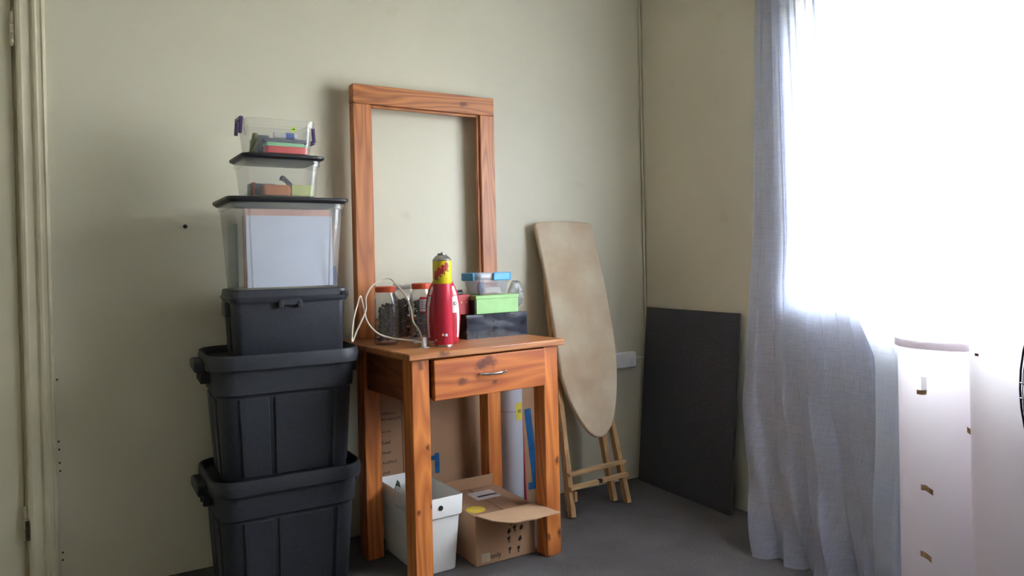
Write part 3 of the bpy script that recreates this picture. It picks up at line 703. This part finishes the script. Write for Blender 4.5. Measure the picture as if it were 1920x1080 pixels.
for dx in (.0, .022): obj('stud', one(add_cyl, (dx, -.0278, .044), (dx, -.0295, .044), .0025, n=8), plain('gold_stud', (214, 160, 100), .3, .05, 20, .7), rt)
hc = thing('hair_clip', 'black toothed hair clip lying on the dark red box', 'clip', rt.location+Vector((0, 0, .0722)), TH)
M_HC = plain('black_clip', (26, 24, 26), .4)
obj('bar', one(add_box, (0, 0, .005), (.045, .016, .010)), M_HC, hc, bevel=.002)
for k in range(6): obj('tooth', one(add_cyl, (-.019+.0076*k, 0, .010), (-.019+.0076*k, -.002, .0175), .003, .0016, n=8), M_HC, hc)
# crumpled clear bag behind the green box
bm = NB(); bmesh.ops.create_icosphere(bm, subdivisions=3, radius=1)
for vv in bm.verts:
    d = vv.co.normalized(); k = 1+.13*math.sin(9*d.x+4*d.z)*math.sin(8*d.z+3*d.y)+random.uniform(-.05, .05)
    vv.co = Vector((d.x*.034*k, d.y*.030*k, (d.z*.054*k*(1.0 if d.z > 0 else .8))+.052))
    vv.co.z = max(vv.co.z, 0.0005)
    if d.z > .75: vv.co.z += .012*random.random(); vv.co.x *= 1.25
bg_ = obj('crumpled_bag', bm, clear_plastic('crumpled_film', (150, 156, 166), .34, .15), smooth=20)
tag(bg_, 'crumpled clear plastic bag behind the right end of the green box', 'bag'); place(bg_, tw(.0265, ly0+.080, TT+.0885), TH)

# ------------------------------------------------------------------ under the table
M_CARD = plain('cardboard', (176, 138, 106), .8, .08, 6, bmp=.05)
M_CARD2 = plain('cardboard_dark', (160, 122, 94), .8, .08, 6)
M_WHT = plain('white_bin_plastic', (240, 242, 242), .45, .03, 8)
# white rectangular bin
wb_o = Vector((-1.285, -.325, 0)); wb_yaw = math.radians(4)
wb = thing('waste_bin', 'white rectangular plastic bin behind the front left table leg', 'bin', wb_o, wb_yaw)
bm = NB(); ww, wd, wh = .170, .345, .255
add_loft(bm, [(0, ww-.045, wd-.05, .016), (.004, ww-.038, wd-.042, .018), (.185, ww-.018, wd-.018, .014), (.192, ww-.004, wd-.004, .012), (wh, ww, wd, .010), (wh+.002, ww-.002, wd-.002, .01), (wh, ww-.005, wd-.005, .01),
              (.192, ww-.010, wd-.010, .010), (.185, ww-.024, wd-.024, .012), (.008, ww-.044, wd-.048, .014)], 4)
obj('body', bm, M_WHT, wb)
obj('hole_disc', one(add_cyl, (-.002, -wd/2+.0005, .224), (-.002, -wd/2-.0012, .224), .0085, n=20), plain('hole_shade', (24, 26, 34), .8), wb)  # flat dark disc, the shade inside the hole put into its colour
# dividers / books in the bin
for i, (x, col, lab, hh) in enumerate(((-.03, (196, 192, 186), 'light grey board standing in the white bin', .222), (-.008, (214, 210, 204), 'pale card standing in the white bin beside the grey board', .210))):
    o = tag(obj('board_sheet', one(add_box, (0, 0, hh/2), (.008, .24, hh)), plain('board%d' % i, col, .7), bevel=.001), lab, 'board'); place(o, inbox(wb_o, wb_yaw, x, .0, .009), wb_yaw)
bm = NB(); bmesh.ops.create_icosphere(bm, subdivisions=2, radius=1)
for vv in bm.verts: vv.co = Vector((vv.co.x*.018, vv.co.y*.03, vv.co.z*.11+.11))*random.uniform(.94, 1.04); vv.co.z = max(vv.co.z, .001)
o = tag(obj('green_bag', bm, plain('dark_green_film', (74, 92, 72), .25, .4, 40), smooth=20), 'crumpled dark green bag sticking out at the back of the white bin', 'bag'); place(o, inbox(wb_o, wb_yaw, -.022, .128, .012), wb_yaw)
o.scale = (1, .7, 1.12)
# small carton with an open flap
cb_o = Vector((-1.037, -.357, 0)); cb_yaw = math.radians(1.5)
cw, cd, chh = .238, .285, .168
cb = thing('cardboard_box', 'small brown cardboard box with a torn open front flap', 'box', cb_o, cb_yaw)
bm = NB(); add_box(bm, (0, 0, chh/2), (cw, cd, chh)); obj('carton', bm, M_CARD, cb, bevel=.003)
# two closed top flaps with a seam between them
obj('top_flap', one(box2, (-cw/2+.001, -cd/2+.004, chh), (-.002, cd/2-.001, chh+.003)), M_CARD2, cb, bevel=.001)
obj('top_flap', one(box2, (.002, -cd/2+.004, chh), (cw/2-.001, cd/2-.001, chh+.003)), M_CARD2, cb, bevel=.001)
# raised front flap with a torn edge
bm = NB(); n = 14; A, B, C2, D2 = [], [], [], []
for i in range(n+1):
    u = i/n; x = -cw/2+.002+u*(cw-.001); e = float(np.interp(u, [0, .08, .25, .6, 1], [.02, .10, .160, .168, .150]))+random.uniform(-.002, .002)
    zb = chh+.004; y0 = -cd/2+.004; zt = .001+.006*math.sin(u*PI)
    A.append(bm.verts.new((x, y0, zb))); B.append(bm.verts.new((x+.014*u*u, y0-e*.96, zb+.004+zt))); C2.append(bm.verts.new((x, y0, zb+.0035))); D2.append(bm.verts.new((x+.014*u*u, y0-e*.96, zb+.0075+zt)))
for i in range(n):
    for q in ((A, B), (B, D2), (D2, C2), (C2, A)): bm.faces.new((q[0][i], q[0][i+1], q[1][i+1], q[1][i]))
for i in (0, n): bm.faces.new((A[i], B[i], D2[i], C2[i]))
obj('front_flap', bm, plain('cardboard_inside', (196, 160, 126), .8, .06, 8), cb)
obj('back_flap', one(add_bar, (0, cd/2-.004, chh+.004), (0, cd/2-.012, chh+.05), cw-.03, .0035, (0, 1, 0)), M_CARD, cb, bevel=.001)
# sticker, label, prints
bm = NB(); add_lathe(bm, [(.034, 0), (.034, .0006)], 30); sk = obj('yellow_sticker', bm, plain('yellow_sticker', (220, 188, 52), .5), cb); sk.location = (-.080, -.075, chh+.0031)
M_WP = plain('white_print', (238, 232, 210), .6)
bm = NB()
for k in range(7): add_bar(bm, (-.024+.007*k, -.006, .0008), (-.021+.007*k, .006*(1 if k % 2 else -.4)+.002, .0008), .0022, .0006)
obj('sticker_print', bm, M_WP, sk)
obj('address_label', one(add_box, (.02, .050, chh+.0035), (.10, .09, .0008)), plain('white_address_label', (196, 186, 186), .5), cb)
obj('label_bar', one(add_box, (.028, .040, chh+.0043), (.078, .013, .0008)), plain('black_bar', (44, 34, 36), .6), cb)
M_BP = plain('black_print', (38, 32, 30), .8)
yf = -cd/2-.0004
for (x, z, k) in ((.012, .098, 0), (.036, .102, 1), (.062, .102, 0), (.012, .068, 1), (.056, .064, 0), (.014, .032, 2), (.050, .028, 2), (.018, .128, 1), (.056, .13, 0)):
    bm = NB()
    if k == 0: add_bar(bm, (x-.005, yf, z-.006), (x+.004, yf, z+.008), .006, .001, (0, 1, 0)); add_bar(bm, (x-.002, yf, z-.009), (x+.007, yf, z+.001), .004, .001, (0, 1, 0))
    elif k == 1: add_bar(bm, (x, yf, z-.010), (x, yf, z+.004), .0028, .001, (0, 1, 0)); add_bar(bm, (x-.007, yf, z+.004), (x+.005, yf, z+.008), .006, .001, (0, 1, 0))
    else: add_bar(bm, (x-.001, yf, z-.012), (x+.001, yf, z+.010), .003, .001, (0, 1, 0)); add_bar(bm, (x-.004, yf, z+.002), (x+.005, yf, z+.006), .007, .001, (0, 1, 0))
    obj('symbol_print', bm, M_BP, cb, smooth=0)
obj('white_code_block', one(box2, (-.098, yf-.0003, .012), (-.066, yf+.0004, .040)), plain('code_block', (206, 190, 166), .7), cb)
for k in range(5): obj('code_bar', one(box2, (-.096+.006*k, yf-.0007, .014), (-.0945+.006*k, yf, .038)), M_CARD2, cb)
fc = bpy.data.curves.new('only_text', 'FONT'); fc.body = 'only'; fc.size = .024; fc.extrude = .0004
fo = bpy.data.objects.new('only_text', fc); COL.objects.link(fo)
bpy.context.view_layer.update()
me = bpy.data.meshes.new_from_object(fo.evaluated_get(bpy.context.evaluated_depsgraph_get()))
bpy.data.objects.remove(fo); me.materials.clear(); me.materials.append(M_BP)
fo = bpy.data.objects.new('only_print', me); COL.objects.link(fo); fo.parent = cb; fo.location = (-.062, yf, .018); fo.rotation_euler = (PI/2, 0, 0)

# flattened carton leaning against the wall
lc = thing('flattened_carton', 'large flattened cardboard carton leaning on the wall under the table', 'cardboard', (-1.16, -.075, 0), (-.05, 0, 0))
obj('left_panel', one(box2, (-.20, -.012, .0005), (-.085, -.004, .70)), M_CARD, lc, bevel=.001)
obj('middle_panel', one(box2, (-.083, -.012, .0005), (-.050, -.004, .70)), M_CARD2, lc, bevel=.001)
obj('right_panel', one(box2, (-.048, -.012, .0005), (.272, -.004, .70)), M_CARD, lc, bevel=.001)
M_FP = plain('faded_print', (96, 70, 66), .8)
rows = [(.462, -.17, .065), (.440, -.17, .085), (.395, -.165, .035), (.352, -.165, .035), (.315, -.165, .035), (.278, -.165, .055), (.240, -.165, .03)]
for z, x0, L in rows:
    bm = NB(); x = x0
    while x < x0+L:
        h = random.uniform(.006, .012); add_bar(bm, (x, -.0124, z), (x+random.uniform(-.002, .003), -.0124, z+h), .0022, .0008, (0, 1, 0))
        add_bar(bm, (x, -.0124, z+random.uniform(0, h)), (x+.004, -.0124, z+random.uniform(0, h)), .0018, .0008, (0, 1, 0)); x += .0075
    obj('print_line', bm, M_FP, lc, smooth=0)
M_BT = plain('blue_tape', (28, 92, 150), .45, .2, 30)
obj('blue_tape', one(add_box, (.036, -.0128, .272), (.040, .0012, .018)), M_BT, lc)
obj('blue_tape', one(add_box, (.056, -.0132, .250), (.018, .0012, .078)), M_BT, lc)

# white roll standing in the corner between table leg and wall
p = at_y(962, 850, -.105)
rl = thing('paper_roll', 'white rolled poster tube standing behind the small cardboard box', 'roll', (p.x+.008, -.080, 0))
obj('roll', one(add_lathe, [(.047, 0), (.048, .002), (.048, .69), (.046, .69), (.046, .01)], 32), plain('roll_white', (214, 216, 230), .5, .02), rl)
fa = face_ang(Vector((p.x, -.105, 0)))
s_ = obj('yellow_sticker', curved_patch(.0482, fa+.45, fa+1.2, .385, .455), plain('yellow_label', (222, 204, 80), .5), rl)
obj('sticker_print', curved_patch(.0489, fa+.6, fa+1.0, .414, .428, .0004), plain('grey_print', (150, 140, 70), .6), s_)
obj('seam_line', curved_patch(.0482, fa-1, fa+1.2, .4195, .4215, .0004), plain('purple_line', (150, 130, 150), .6), rl)
p2 = at_y(998, 850, -.10)
fl = thing('flat_pack', 'slim brown cardboard pack with blue tape beside the white roll', 'cardboard', (p2.x+.004, -.090, 0), (-.06, 0, 0))
obj('sheet', one(box2, (-.034, -.014, .001), (.030, .004, .70)), M_CARD, fl, bevel=.001)
obj('red_edge', one(box2, (-.038, -.0142, .001), (-.034, .0042, .48)), plain('red_card_edge', (196, 70, 76), .6), fl)
obj('blue_tape', one(add_bar, (.012, -.0148, .10), (-.012, -.0148, .415), .030, .0014, (0, 1, 0)), M_BT, fl)
obj('blue_tape', one(add_box, (0, -.0148, .095), (.05, .0012, .03)), M_BT, fl)

# ------------------------------------------------------------------ ironing board
IK, IY0, IZ0 = .24, -.052, 1.2
def ilean(px, py, dy=0):
    d = ray(px, py); t = (IY0+dy-(IZ0-CC[2])*IK-CC[1])/(d[1]-IK*d[2]); return Vector(CC+d*t)
out = [(1004, 422), (1008, 440), (1022, 510), (1036, 590), (1048, 670), (1058, 720), (1072, 757), (1088, 787), (1104, 809), (1120, 820), (1134, 817), (1146, 802),
       (1154, 775), (1158, 735), (1158, 690), (1153, 635), (1144, 580), (1132, 517), (1120, 465), (1111, 430), (1104, 418), (1060, 415), (1012, 416)]
P3 = [ilean(*q) for q in out]
org = Vector((-.462, -.272, .0)); base = Vector((-.47, -.285, 0))
ib = thing('ironing_board', 'old ironing board with a stained beige cover leaning against the wall', 'ironing board', base)
nrm = Vector((0, -1, IK)).normalized()
m, t_, b = nt('stained_beige_cover')
r, n, v = noise_col(t_, lin((196, 172, 146)), lin((214, 198, 172)), 5, 6, lo=.38, hi=.62)
r2, n2, _ = noise_col(t_, (.84, .72, .62), (1, 1, 1), 2.6, 4, v, .34, .5)
mx = t_.nodes.new('ShaderNodeMixRGB'); mx.blend_type = 'MULTIPLY'; mx.inputs['Fac'].default_value = .5
link(t_, r.outputs['Color'], mx.inputs[1]); link(t_, r2.outputs['Color'], mx.inputs[2]); link(t_, mx.outputs['Color'], b.inputs['Base Color'])
b.inputs['Roughness'].default_value = .85
n5 = t_.nodes.new('ShaderNodeTexNoise'); n5.inputs['Scale'].default_value = 400; link(t_, v, n5.inputs['Vector']); bump(t_, b, n5.outputs['Fac'], .2, .001)
M_COVER = m
def slab(P, th, mat, name, parent, base, bevel, back=0):
    Q = smooth_pts(P, 3, True); bm = NB()
    A = [bm.verts.new(q-nrm*back-base) for q in Q]; B = [bm.verts.new(q-nrm*(back+th)-base) for q in Q]
    bm.faces.new(A); bm.faces.new(B[::-1])
    for i in range(len(A)): bm.faces.new((A[i], B[i], B[(i+1) % len(A)], A[(i+1) % len(A)]))
    return obj(name, bm, mat, parent, bevel=bevel, seg=4, smooth=60)
slab(P3, .022, M_COVER, 'cover', ib, base, .008)
cen = sum(P3, Vector())/len(P3)
M_IW = wood('pale_pine_leg', (214, 172, 118), (160, 116, 74), 2, (), 10, .6); M_IWX = wood('pale_pine_rung', (216, 178, 126), (160, 118, 78), 0, (), 10, .6)
slab([cen+(q-cen)*.95 for q in P3], .012, M_IW, 'board', ib, base, .002, .022)
def ip(px, py, dy): return ilean(px, py, dy)-base
fL = at_z(1073, 972, 0)-base; fR = at_z(1177, 944, 0)-base
def leg(p, q, w=.022, d=.030, nm='leg'): obj(nm, one(add_bar, p, q, d, w, (1, 0, 0)), M_IW, ib, bevel=.002)
LB = lambda px, py: ip(px, py, .062)
legL = (fL+Vector((0, 0, .004)), LB(1024, 520)); leg(*legL)
leg(fR+Vector((0, 0, .004)), LB(1098, 560))
q2 = ip(1165, 922, .10); q2.z = .004; q2.y = -.18-base.y; q2.x = -.315-base.x+.0
leg(Vector((-.352-base.x, -.215-base.y, .004)), ip(1082, 560, .075))
leg(Vector((-.585-base.x, -.225-base.y, .004)), ip(1034, 560, .075))
def on_leg(p, q, z): return p+(q-p)*((z-p.z)/(q.z-p.z))
legR = (fR+Vector((0, 0, .004)), LB(1098, 560))
for z in (.170, .118):
    a, c = on_leg(*legL, z), on_leg(*legR, z+.006); e = (c-a).normalized()*.012; f = Vector((0, -.022, 0))
    rg = obj('rung', one(add_bar, a-e+f, c+e+f, .024, .014, (0, 0, 1)), M_IWX, ib, bevel=.002)
    for s_ in (a, c): obj('screw', one(add_cyl, s_+f, s_+f+Vector((0, -.009, 0)), .004, n=8), M_DARKM, rg)
    if z == .118:
        mid = (a+c)/2+f
        obj('latch', one(add_box, mid+Vector((.0, -.008, .004)), (.016, .012, .014)), M_DARKM, rg)
obj('leg_block', one(add_box, on_leg(*legL, .085)+Vector((.014, -.018, 0)), (.012, .014, .04)), M_IW, ib, bevel=.001)

# ------------------------------------------------------------------ wall socket and cables
sk = thing('wall_socket', 'white surface mounted socket box on the wall right of ironing board', 'socket', (-.145, 0, .565))
M_SOCK = plain('white_socket', (236, 236, 236), .4, .03)
obj('housing', one(box2, (-.075, -.034, -.036), (.075, .0, .036)), M_SOCK, sk, bevel=.004)
fp = obj('face_plate', one(box2, (-.072, -.040, -.033), (.072, -.034, .033)), M_SOCK, sk, bevel=.003)
obj('switch', one(box2, (.040, -.044, -.012), (.056, -.040, .006)), M_SOCK, fp, bevel=.001)
obj('conduit', one(add_cyl, (.075, -.012, .004), (.140, -.012, .004), .0045, n=10), M_SOCK, sk)
cb1 = tag(obj('corner_cable', one(add_tube, [(.011, -.009, z) for z in np.linspace(.56, 2.61, 12)], .0055, 8), M_TRIM), 'painted cable running up the corner of the two walls', 'cable')

# ------------------------------------------------------------------ black board leaning on the window wall
pb = thing('black_panel', 'flat black panel leaning against the wall left of the curtain', 'panel', (-.062, -.318, 0), (0, math.radians(5.0), math.radians(0)))
bm = NB(); box2(bm, (-.010, -.288, 0), (0, .285, .808))
m, t_, b = nt('matt_black_board'); r, n, v = noise_col(t_, lin((60, 60, 68)), lin((72, 72, 80)), 120, 3)
link(t_, r.outputs['Color'], b.inputs['Base Color']); b.inputs['Roughness'].default_value = .75; bump(t_, b, n.outputs['Fac'], .3, .001)
obj('sheet', bm, m, pb, bevel=.0015)
obj('edge_strip', one(box2, (-.0105, -.2895, .002), (-.001, -.288, .806)), plain('grey_board_edge', (70, 70, 72), .8), pb)
# small dark cable pile at the foot of the wall by the curtain
p = at_z(1385, 962, 0)

# ------------------------------------------------------------------ curtains on a rod
def curtain_mat(name, CURT_T, tl, dc, tc_):
    m, t, b = nt(name); nd = t.nodes
    tc = nd.new('ShaderNodeTexCoord')
    def thread(ax, sc):
        mp = nd.new('ShaderNodeMapping'); s = [18, 18, 18]; s[ax] = sc; mp.inputs['Scale'].default_value = s
        link(t, tc.outputs['Object'], mp.inputs['Vector'])
        n = nd.new('ShaderNodeTexNoise'); n.inputs['Scale'].default_value = 1; n.inputs['Detail'].default_value = 2; link(t, mp.outputs['Vector'], n.inputs['Vector']); return n
    n1, n2 = thread(1, 420), thread(2, 420)
    ad = nd.new('ShaderNodeMath'); ad.operation = 'ADD'; link(t, n1.outputs['Fac'], ad.inputs[0]); link(t, n2.outputs['Fac'], ad.inputs[1])
    mr = nd.new('ShaderNodeMapRange'); mr.inputs['From Min'].default_value = .7; mr.inputs['From Max'].default_value = 1.3
    mr.inputs['To Min'].default_value = CURT_T[0]; mr.inputs['To Max'].default_value = CURT_T[1]; link(t, ad.outputs[0], mr.inputs['Value'])
    dif = nd.new('ShaderNodeBsdfDiffuse'); dif.inputs['Color'].default_value = (*dc, 1)
    trl = nd.new('ShaderNodeBsdfTranslucent'); trl.inputs['Color'].default_value = (*tc_, 1)
    m1 = nd.new('ShaderNodeMixShader'); m1.inputs[0].default_value = tl; link(t, dif.outputs[0], m1.inputs[1]); link(t, trl.outputs[0], m1.inputs[2])
    tr = nd.new('ShaderNodeBsdfTransparent')
    m2 = nd.new('ShaderNodeMixShader'); link(t, mr.outputs[0], m2.inputs[0]); link(t, m1.outputs[0], m2.inputs[1]); link(t, tr.outputs[0], m2.inputs[2])
    nd.remove(b); link(t, m2.outputs[0], nd['Material Output'].inputs[0]); return m
M_CURT = curtain_mat('grey_white_linen_curtain', (.24, .42), .33, (.55, .575, .74), (.56, .62, .78))
M_CURT2 = curtain_mat('thin_white_voile_curtain', (.06, .18), .72, (.44, .49, .64), (.92, .93, .96))
RODZ = 2.09; RODX = -.062
def curtain(label, mat, yl, yr, xo, folds, seed, NU=150, NV=70, flare=.18, damp=1):
    rnd = random.Random(seed); bm = NB(); g = []
    ph = [rnd.uniform(0, 6.28) for _ in range(8)]
    for j in range(NV+1):
        v = j/NV; z = RODZ-.005 - v*(RODZ-.007)
        a, c = np.interp(v, *yl), np.interp(v, *yr); row = []
        for i in range(NU+1):
            u = i/NU
            amp = .020-.004*math.sin(v*3)
            w = (math.sin(2*PI*folds*u+ph[0]+1.1*v)*.6*(1-.35*v)+math.sin(2*PI*folds*1.7*u+ph[1]-1.4*v)*.35*(1-.55*v)+math.sin(2*PI*folds*.45*u+ph[2]+2.2*v)*(.2+1.0*v)+math.sin(2*PI*folds*2.9*u+ph[3]+.8*v)*.12*(1-.6*v))
            low = max(0, v-.45)/.55
            ru = .016*low*math.sin(2*PI*(2.1*u*folds*.4+1.2*v)+ph[4]) + .010*low*low*math.sin(2*PI*(6*v-2.4*u*folds*.5)+ph[5])
            fl = flare*(low**1.5)*(1-.25*u)
            x = RODX+xo - fl + amp*w*damp + ru*(1.25 if damp > .6 else damp)
            y = a+(c-a)*u + .012*math.sin(2*PI*folds*2*u+ph[6])*(1-.3*v)
            row.append(bm.verts.new((min(x, -.006), y, z)))
        g.append(row)
    for j in range(NV):
        for i in range(NU): bm.faces.new((g[j][i], g[j][i+1], g[j+1][i+1], g[j+1][i]))
    o = obj('curtain', bm, mat, smooth=180); tag(o, label, 'curtain', 'sheer curtains'); return o
vv_ = [0, .55, .75, 1]
curtain('sheer white curtain panel next to the black panel, bunched left of the window', M_CURT, (vv_, [-.744, -.705, -.745, -.930]), ([0, .6, 1], [-1.14, -1.30, -1.56]), .036, 5.5, 3, flare=.25, damp=.62)
curtain('sheer white curtain panel across the bright window behind the white rolls', M_CURT2, ([0, .53, .60, .66, .85, 1], [-1.08, -1.09, -1.22, -1.30, -1.37, -1.45]), ([0, 1], [-2.42, -2.40]), -.010, 7, 11, 170, 70, .32, .55)
rod = thing('curtain_rod', 'metal curtain rod above the window, just out of the picture', 'rod', (RODX, 0, RODZ+.018))
M_ROD = plain('brown_rod', (70, 54, 44), .4, .1, 20, .4)
obj('pole', one(add_cyl, (0, -.66, 0), (0, -2.55, 0), .011, n=16), M_ROD, rod)
for y in (-.66, -2.55):
    s = 1 if y > -1 else -1
    k = obj('finial', one(add_lathe, [(.008, 0), (.018, .010), (.020, .02), (.012, .034), (.004, .038)], 16), M_ROD, rod); k.location = (0, y, 0); k.rotation_euler = (-s*PI/2, 0, 0)
for y in (-.70, -2.50): obj('bracket', one(box2, (0, y-.008, -.004), (XR-RODX, y+.008, .004)), M_ROD, rod)

# ------------------------------------------------------------------ white rolls by the window
m, t_, b = nt('white_roll_sheet'); r, n, v = noise_col(t_, lin((228, 218, 222)), lin((238, 230, 234)), 3, 5)
r2, n2, _ = noise_col(t_, (.86, .78, .72), (1, 1, 1), 9, 5, v, .24, .36)
mx = t_.nodes.new('ShaderNodeMixRGB'); mx.blend_type = 'MULTIPLY'; mx.inputs['Fac'].default_value = .6
link(t_, r.outputs['Color'], mx.inputs[1]); link(t_, r2.outputs['Color'], mx.inputs[2]); link(t_, mx.outputs['Color'], b.inputs['Base Color'])
b.inputs['Roughness'].default_value = .32; M_ROLL = m
tl2 = t_.nodes.new('ShaderNodeBsdfTranslucent'); tl2.inputs['Color'].default_value = (.97, .93, .96, 1)
mxr = t_.nodes.new('ShaderNodeMixShader'); mxr.inputs[0].default_value = .38
link(t_, b.outputs[0], mxr.inputs[1]); link(t_, tl2.outputs[0], mxr.inputs[2]); link(t_, mxr.outputs[0], t_.nodes['Material Output'].inputs[0])
def big_roll(px, py, dep, r, label, tapes, band):
    p = at_depth(px, py, dep); z = p.z
    t = thing('sheet_roll', label, 'roll', (p.x, p.y, 0), 0, 'white sheet rolls by the window')
    global fa; fa = face_ang(p)
    # spiral sheet: outer wrap plus one inner turn
    bm = NB(); n = 110; F_, B_ = [], []
    for i in range(n+1):
        u = i/n; a = fa+2.4+u*2*PI*1.12; rr = r-.016*u
        F_.append([bm.verts.new((rr*math.cos(a), rr*math.sin(a), q)) for q in (0, z)])
    for i in range(n): bm.faces.new((F_[i][0], F_[i+1][0], F_[i+1][1], F_[i][1]))
    obj('sheet', bm, M_ROLL, t, smooth=60)
    if band:
        obj('top_band', curved_patch(r+.0002, fa-1.5, fa+1.5, z-.019, z-.001, .0006, 24), M_ROLL, t)
    for (a0, zz, w, h, col, tilt) in tapes:
        nm = 'tape_%d%d%d' % col
        bm = curved_patch(r+.0003, fa+a0-w/2/r, fa+a0+w/2/r, -h/2, h/2, .0008, 5)
        for vv in bm.verts: vv.co.z += zz + tilt*(math.atan2(vv.co.y, vv.co.x)-fa-a0)*r if abs(math.atan2(vv.co.y, vv.co.x)-fa-a0) < 3 else zz
        obj('tape_scrap', bm, M_CTAPE if col == CLRT else plain(nm, col, .5, .3, 90), t)
    return t
M_CTAPE = clear_plastic('clear_tape', (226, 222, 224), .25, .2)
TANT, CLRT = (176, 140, 104), (214, 206, 208)
def zz_at(py, dep, pxx): return at_depth(pxx, py, dep).z
big_roll(1788, 632, 1.65, .118, 'white rolled sheet standing beside the curtain with brown tape scraps',
         [(-.55, zz_at(744, 1.55, 1730), .022, .010, TANT, .2), (-.50, zz_at(728, 1.55, 1745), .012, .034, CLRT, 0), (-.48, zz_at(928, 1.55, 1735), .026, .012, TANT, -.5), (-.52, zz_at(1058, 1.55, 1732), .024, .012, TANT, -.6)], True)
big_roll(1922, 641, 1.42, .098, 'white rolled sheet behind the fan at the right edge',
         [(-1.28, zz_at(820, 1.4, 1822), .024, .011, (186, 152, 92), -.3), (-.9, zz_at(667, 1.4, 1840), .010, .005, (150, 90, 90), -.5)], False)

# ------------------------------------------------------------------ pedestal fan at the right edge
fc_ = at_depth(960+FPX*math.tan(math.radians(49.2)), 700, .588); fc_.z = .894; R_F = .23
aim = Vector((CC[0]-fc_.x, CC[1]-fc_.y, 0)).normalized()
yawf = math.atan2(aim.y, aim.x)+PI/2          # local -Y looks at the camera side
fan = thing('pedestal_fan', 'black pedestal fan with a round wire guard at the right edge', 'fan', (fc_.x, fc_.y, 0), yawf)
M_FAN = plain('dark_fan_wire', (46, 36, 66), .35, .08, 40, .3); M_FANB = plain('fan_black_plastic', (36, 34, 40), .4)
fzc = fc_.z
def ring(y, r, n=72): return [(r*math.cos(2*PI*i/n), y, fzc+r*math.sin(2*PI*i/n)) for i in range(n)]
gd = obj('guard_rim', one(add_tube, ring(0, R_F), .0011, 8, True), M_FAN, fan)
def guard_y(q): return -.056*math.sqrt(max(0, 1-q**3.2))
bm = NB()
for k in range(8):
    for da in (-.035, .035):
        a = 2*PI*k/8+da; c, s = math.cos(a), math.sin(a)
        add_tube(bm, [(q*R_F*c, guard_y(q), fzc+q*R_F*s) for q in (.99, .965, .9, .8, .6, .4, .22)], .0007, 5)
obj('guard_spokes', bm, M_FAN, fan)
for k in range(20):
    q = .972-.038*k
    obj('guard_ring', one(add_tube, ring(guard_y(q), R_F*q, 72), .0005, 5, True), M_FAN, fan)
bm = NB()
for k in range(36):
    a = 2*PI*(k+.5)/36; c, s = math.cos(a), math.sin(a)
    add_tube(bm, [((R_F-.003)*c, .002, fzc+(R_F-.003)*s), (R_F*.95*c, .03, fzc+R_F*.95*s), (R_F*.7*c, .055, fzc+R_F*.7*s), (.05*c, .062, fzc+.05*s)], .0005, 5)
obj('rear_wires', bm, M_FAN, fan)
bd = obj('badge', one(add_cyl, (0, -.052, fzc), (0, -.062, fzc), .048, .044, n=32), M_FANB, fan, bevel=.002)
bm = NB(); add_cyl(bm, (0, .058, fzc), (0, .165, fzc), .058, .044, n=28); obj('motor', bm, M_FANB, fan, bevel=.006)
obj('hub', one(add_cyl, (0, -.030, fzc), (0, .030, fzc), .030, n=24), M_FANB, fan, bevel=.003)
obj('shaft', one(add_cyl, (0, .028, fzc), (0, .06, fzc), .006, n=10), M_DARKM, fan)
for k in range(3):
    bm = NB(); a0 = 2*PI*k/3; rows_ = []
    for i in range(8):
        u = i/7; rr = .026+u*.145; half = .30+.34*math.sin(u*PI*.75); row = []
        for j in range(6):
            w = j/5-.5; a = a0+w*2*half+u*.25; row.append([bm.verts.new((rr*math.cos(a), w*.045+e, fzc+rr*math.sin(a))) for e in (-.001, .001)])
        rows_.append(row)
    for i in range(7):
        for j in range(5):
            for e in (0, 1): bm.faces.new((rows_[i][j][e], rows_[i][j+1][e], rows_[i+1][j+1][e], rows_[i+1][j][e]))
        for j in (0, 5): bm.faces.new((rows_[i][j][0], rows_[i][j][1], rows_[i+1][j][1], rows_[i+1][j][0]))
    for i in (0, 7):
        for j in range(5): bm.faces.new((rows_[i][j][0], rows_[i][j][1], rows_[i][j+1][1], rows_[i][j+1][0]))
    obj('blade', bm, plain('fan_blade', (70, 70, 84), .4), fan)
obj('neck', one(add_box, (0, .11, fzc-.085), (.05, .06, .09)), M_FANB, fan, bevel=.008)
obj('pole', one(add_cyl, (0, .11, .02), (0, .11, fzc-.12), .0125, n=16), M_FAN, fan)
obj('height_collar', one(add_cyl, (0, .11, .44), (0, .11, .50), .021, n=18), M_FANB, fan, bevel=.003)
bm = NB(); add_lathe(bm, [(.17, 0), (.175, .006), (.165, .018), (.05, .034), (.02, .045), (.014, .06)], 40, (0, .11)); obj('base', bm, M_FANB, fan)
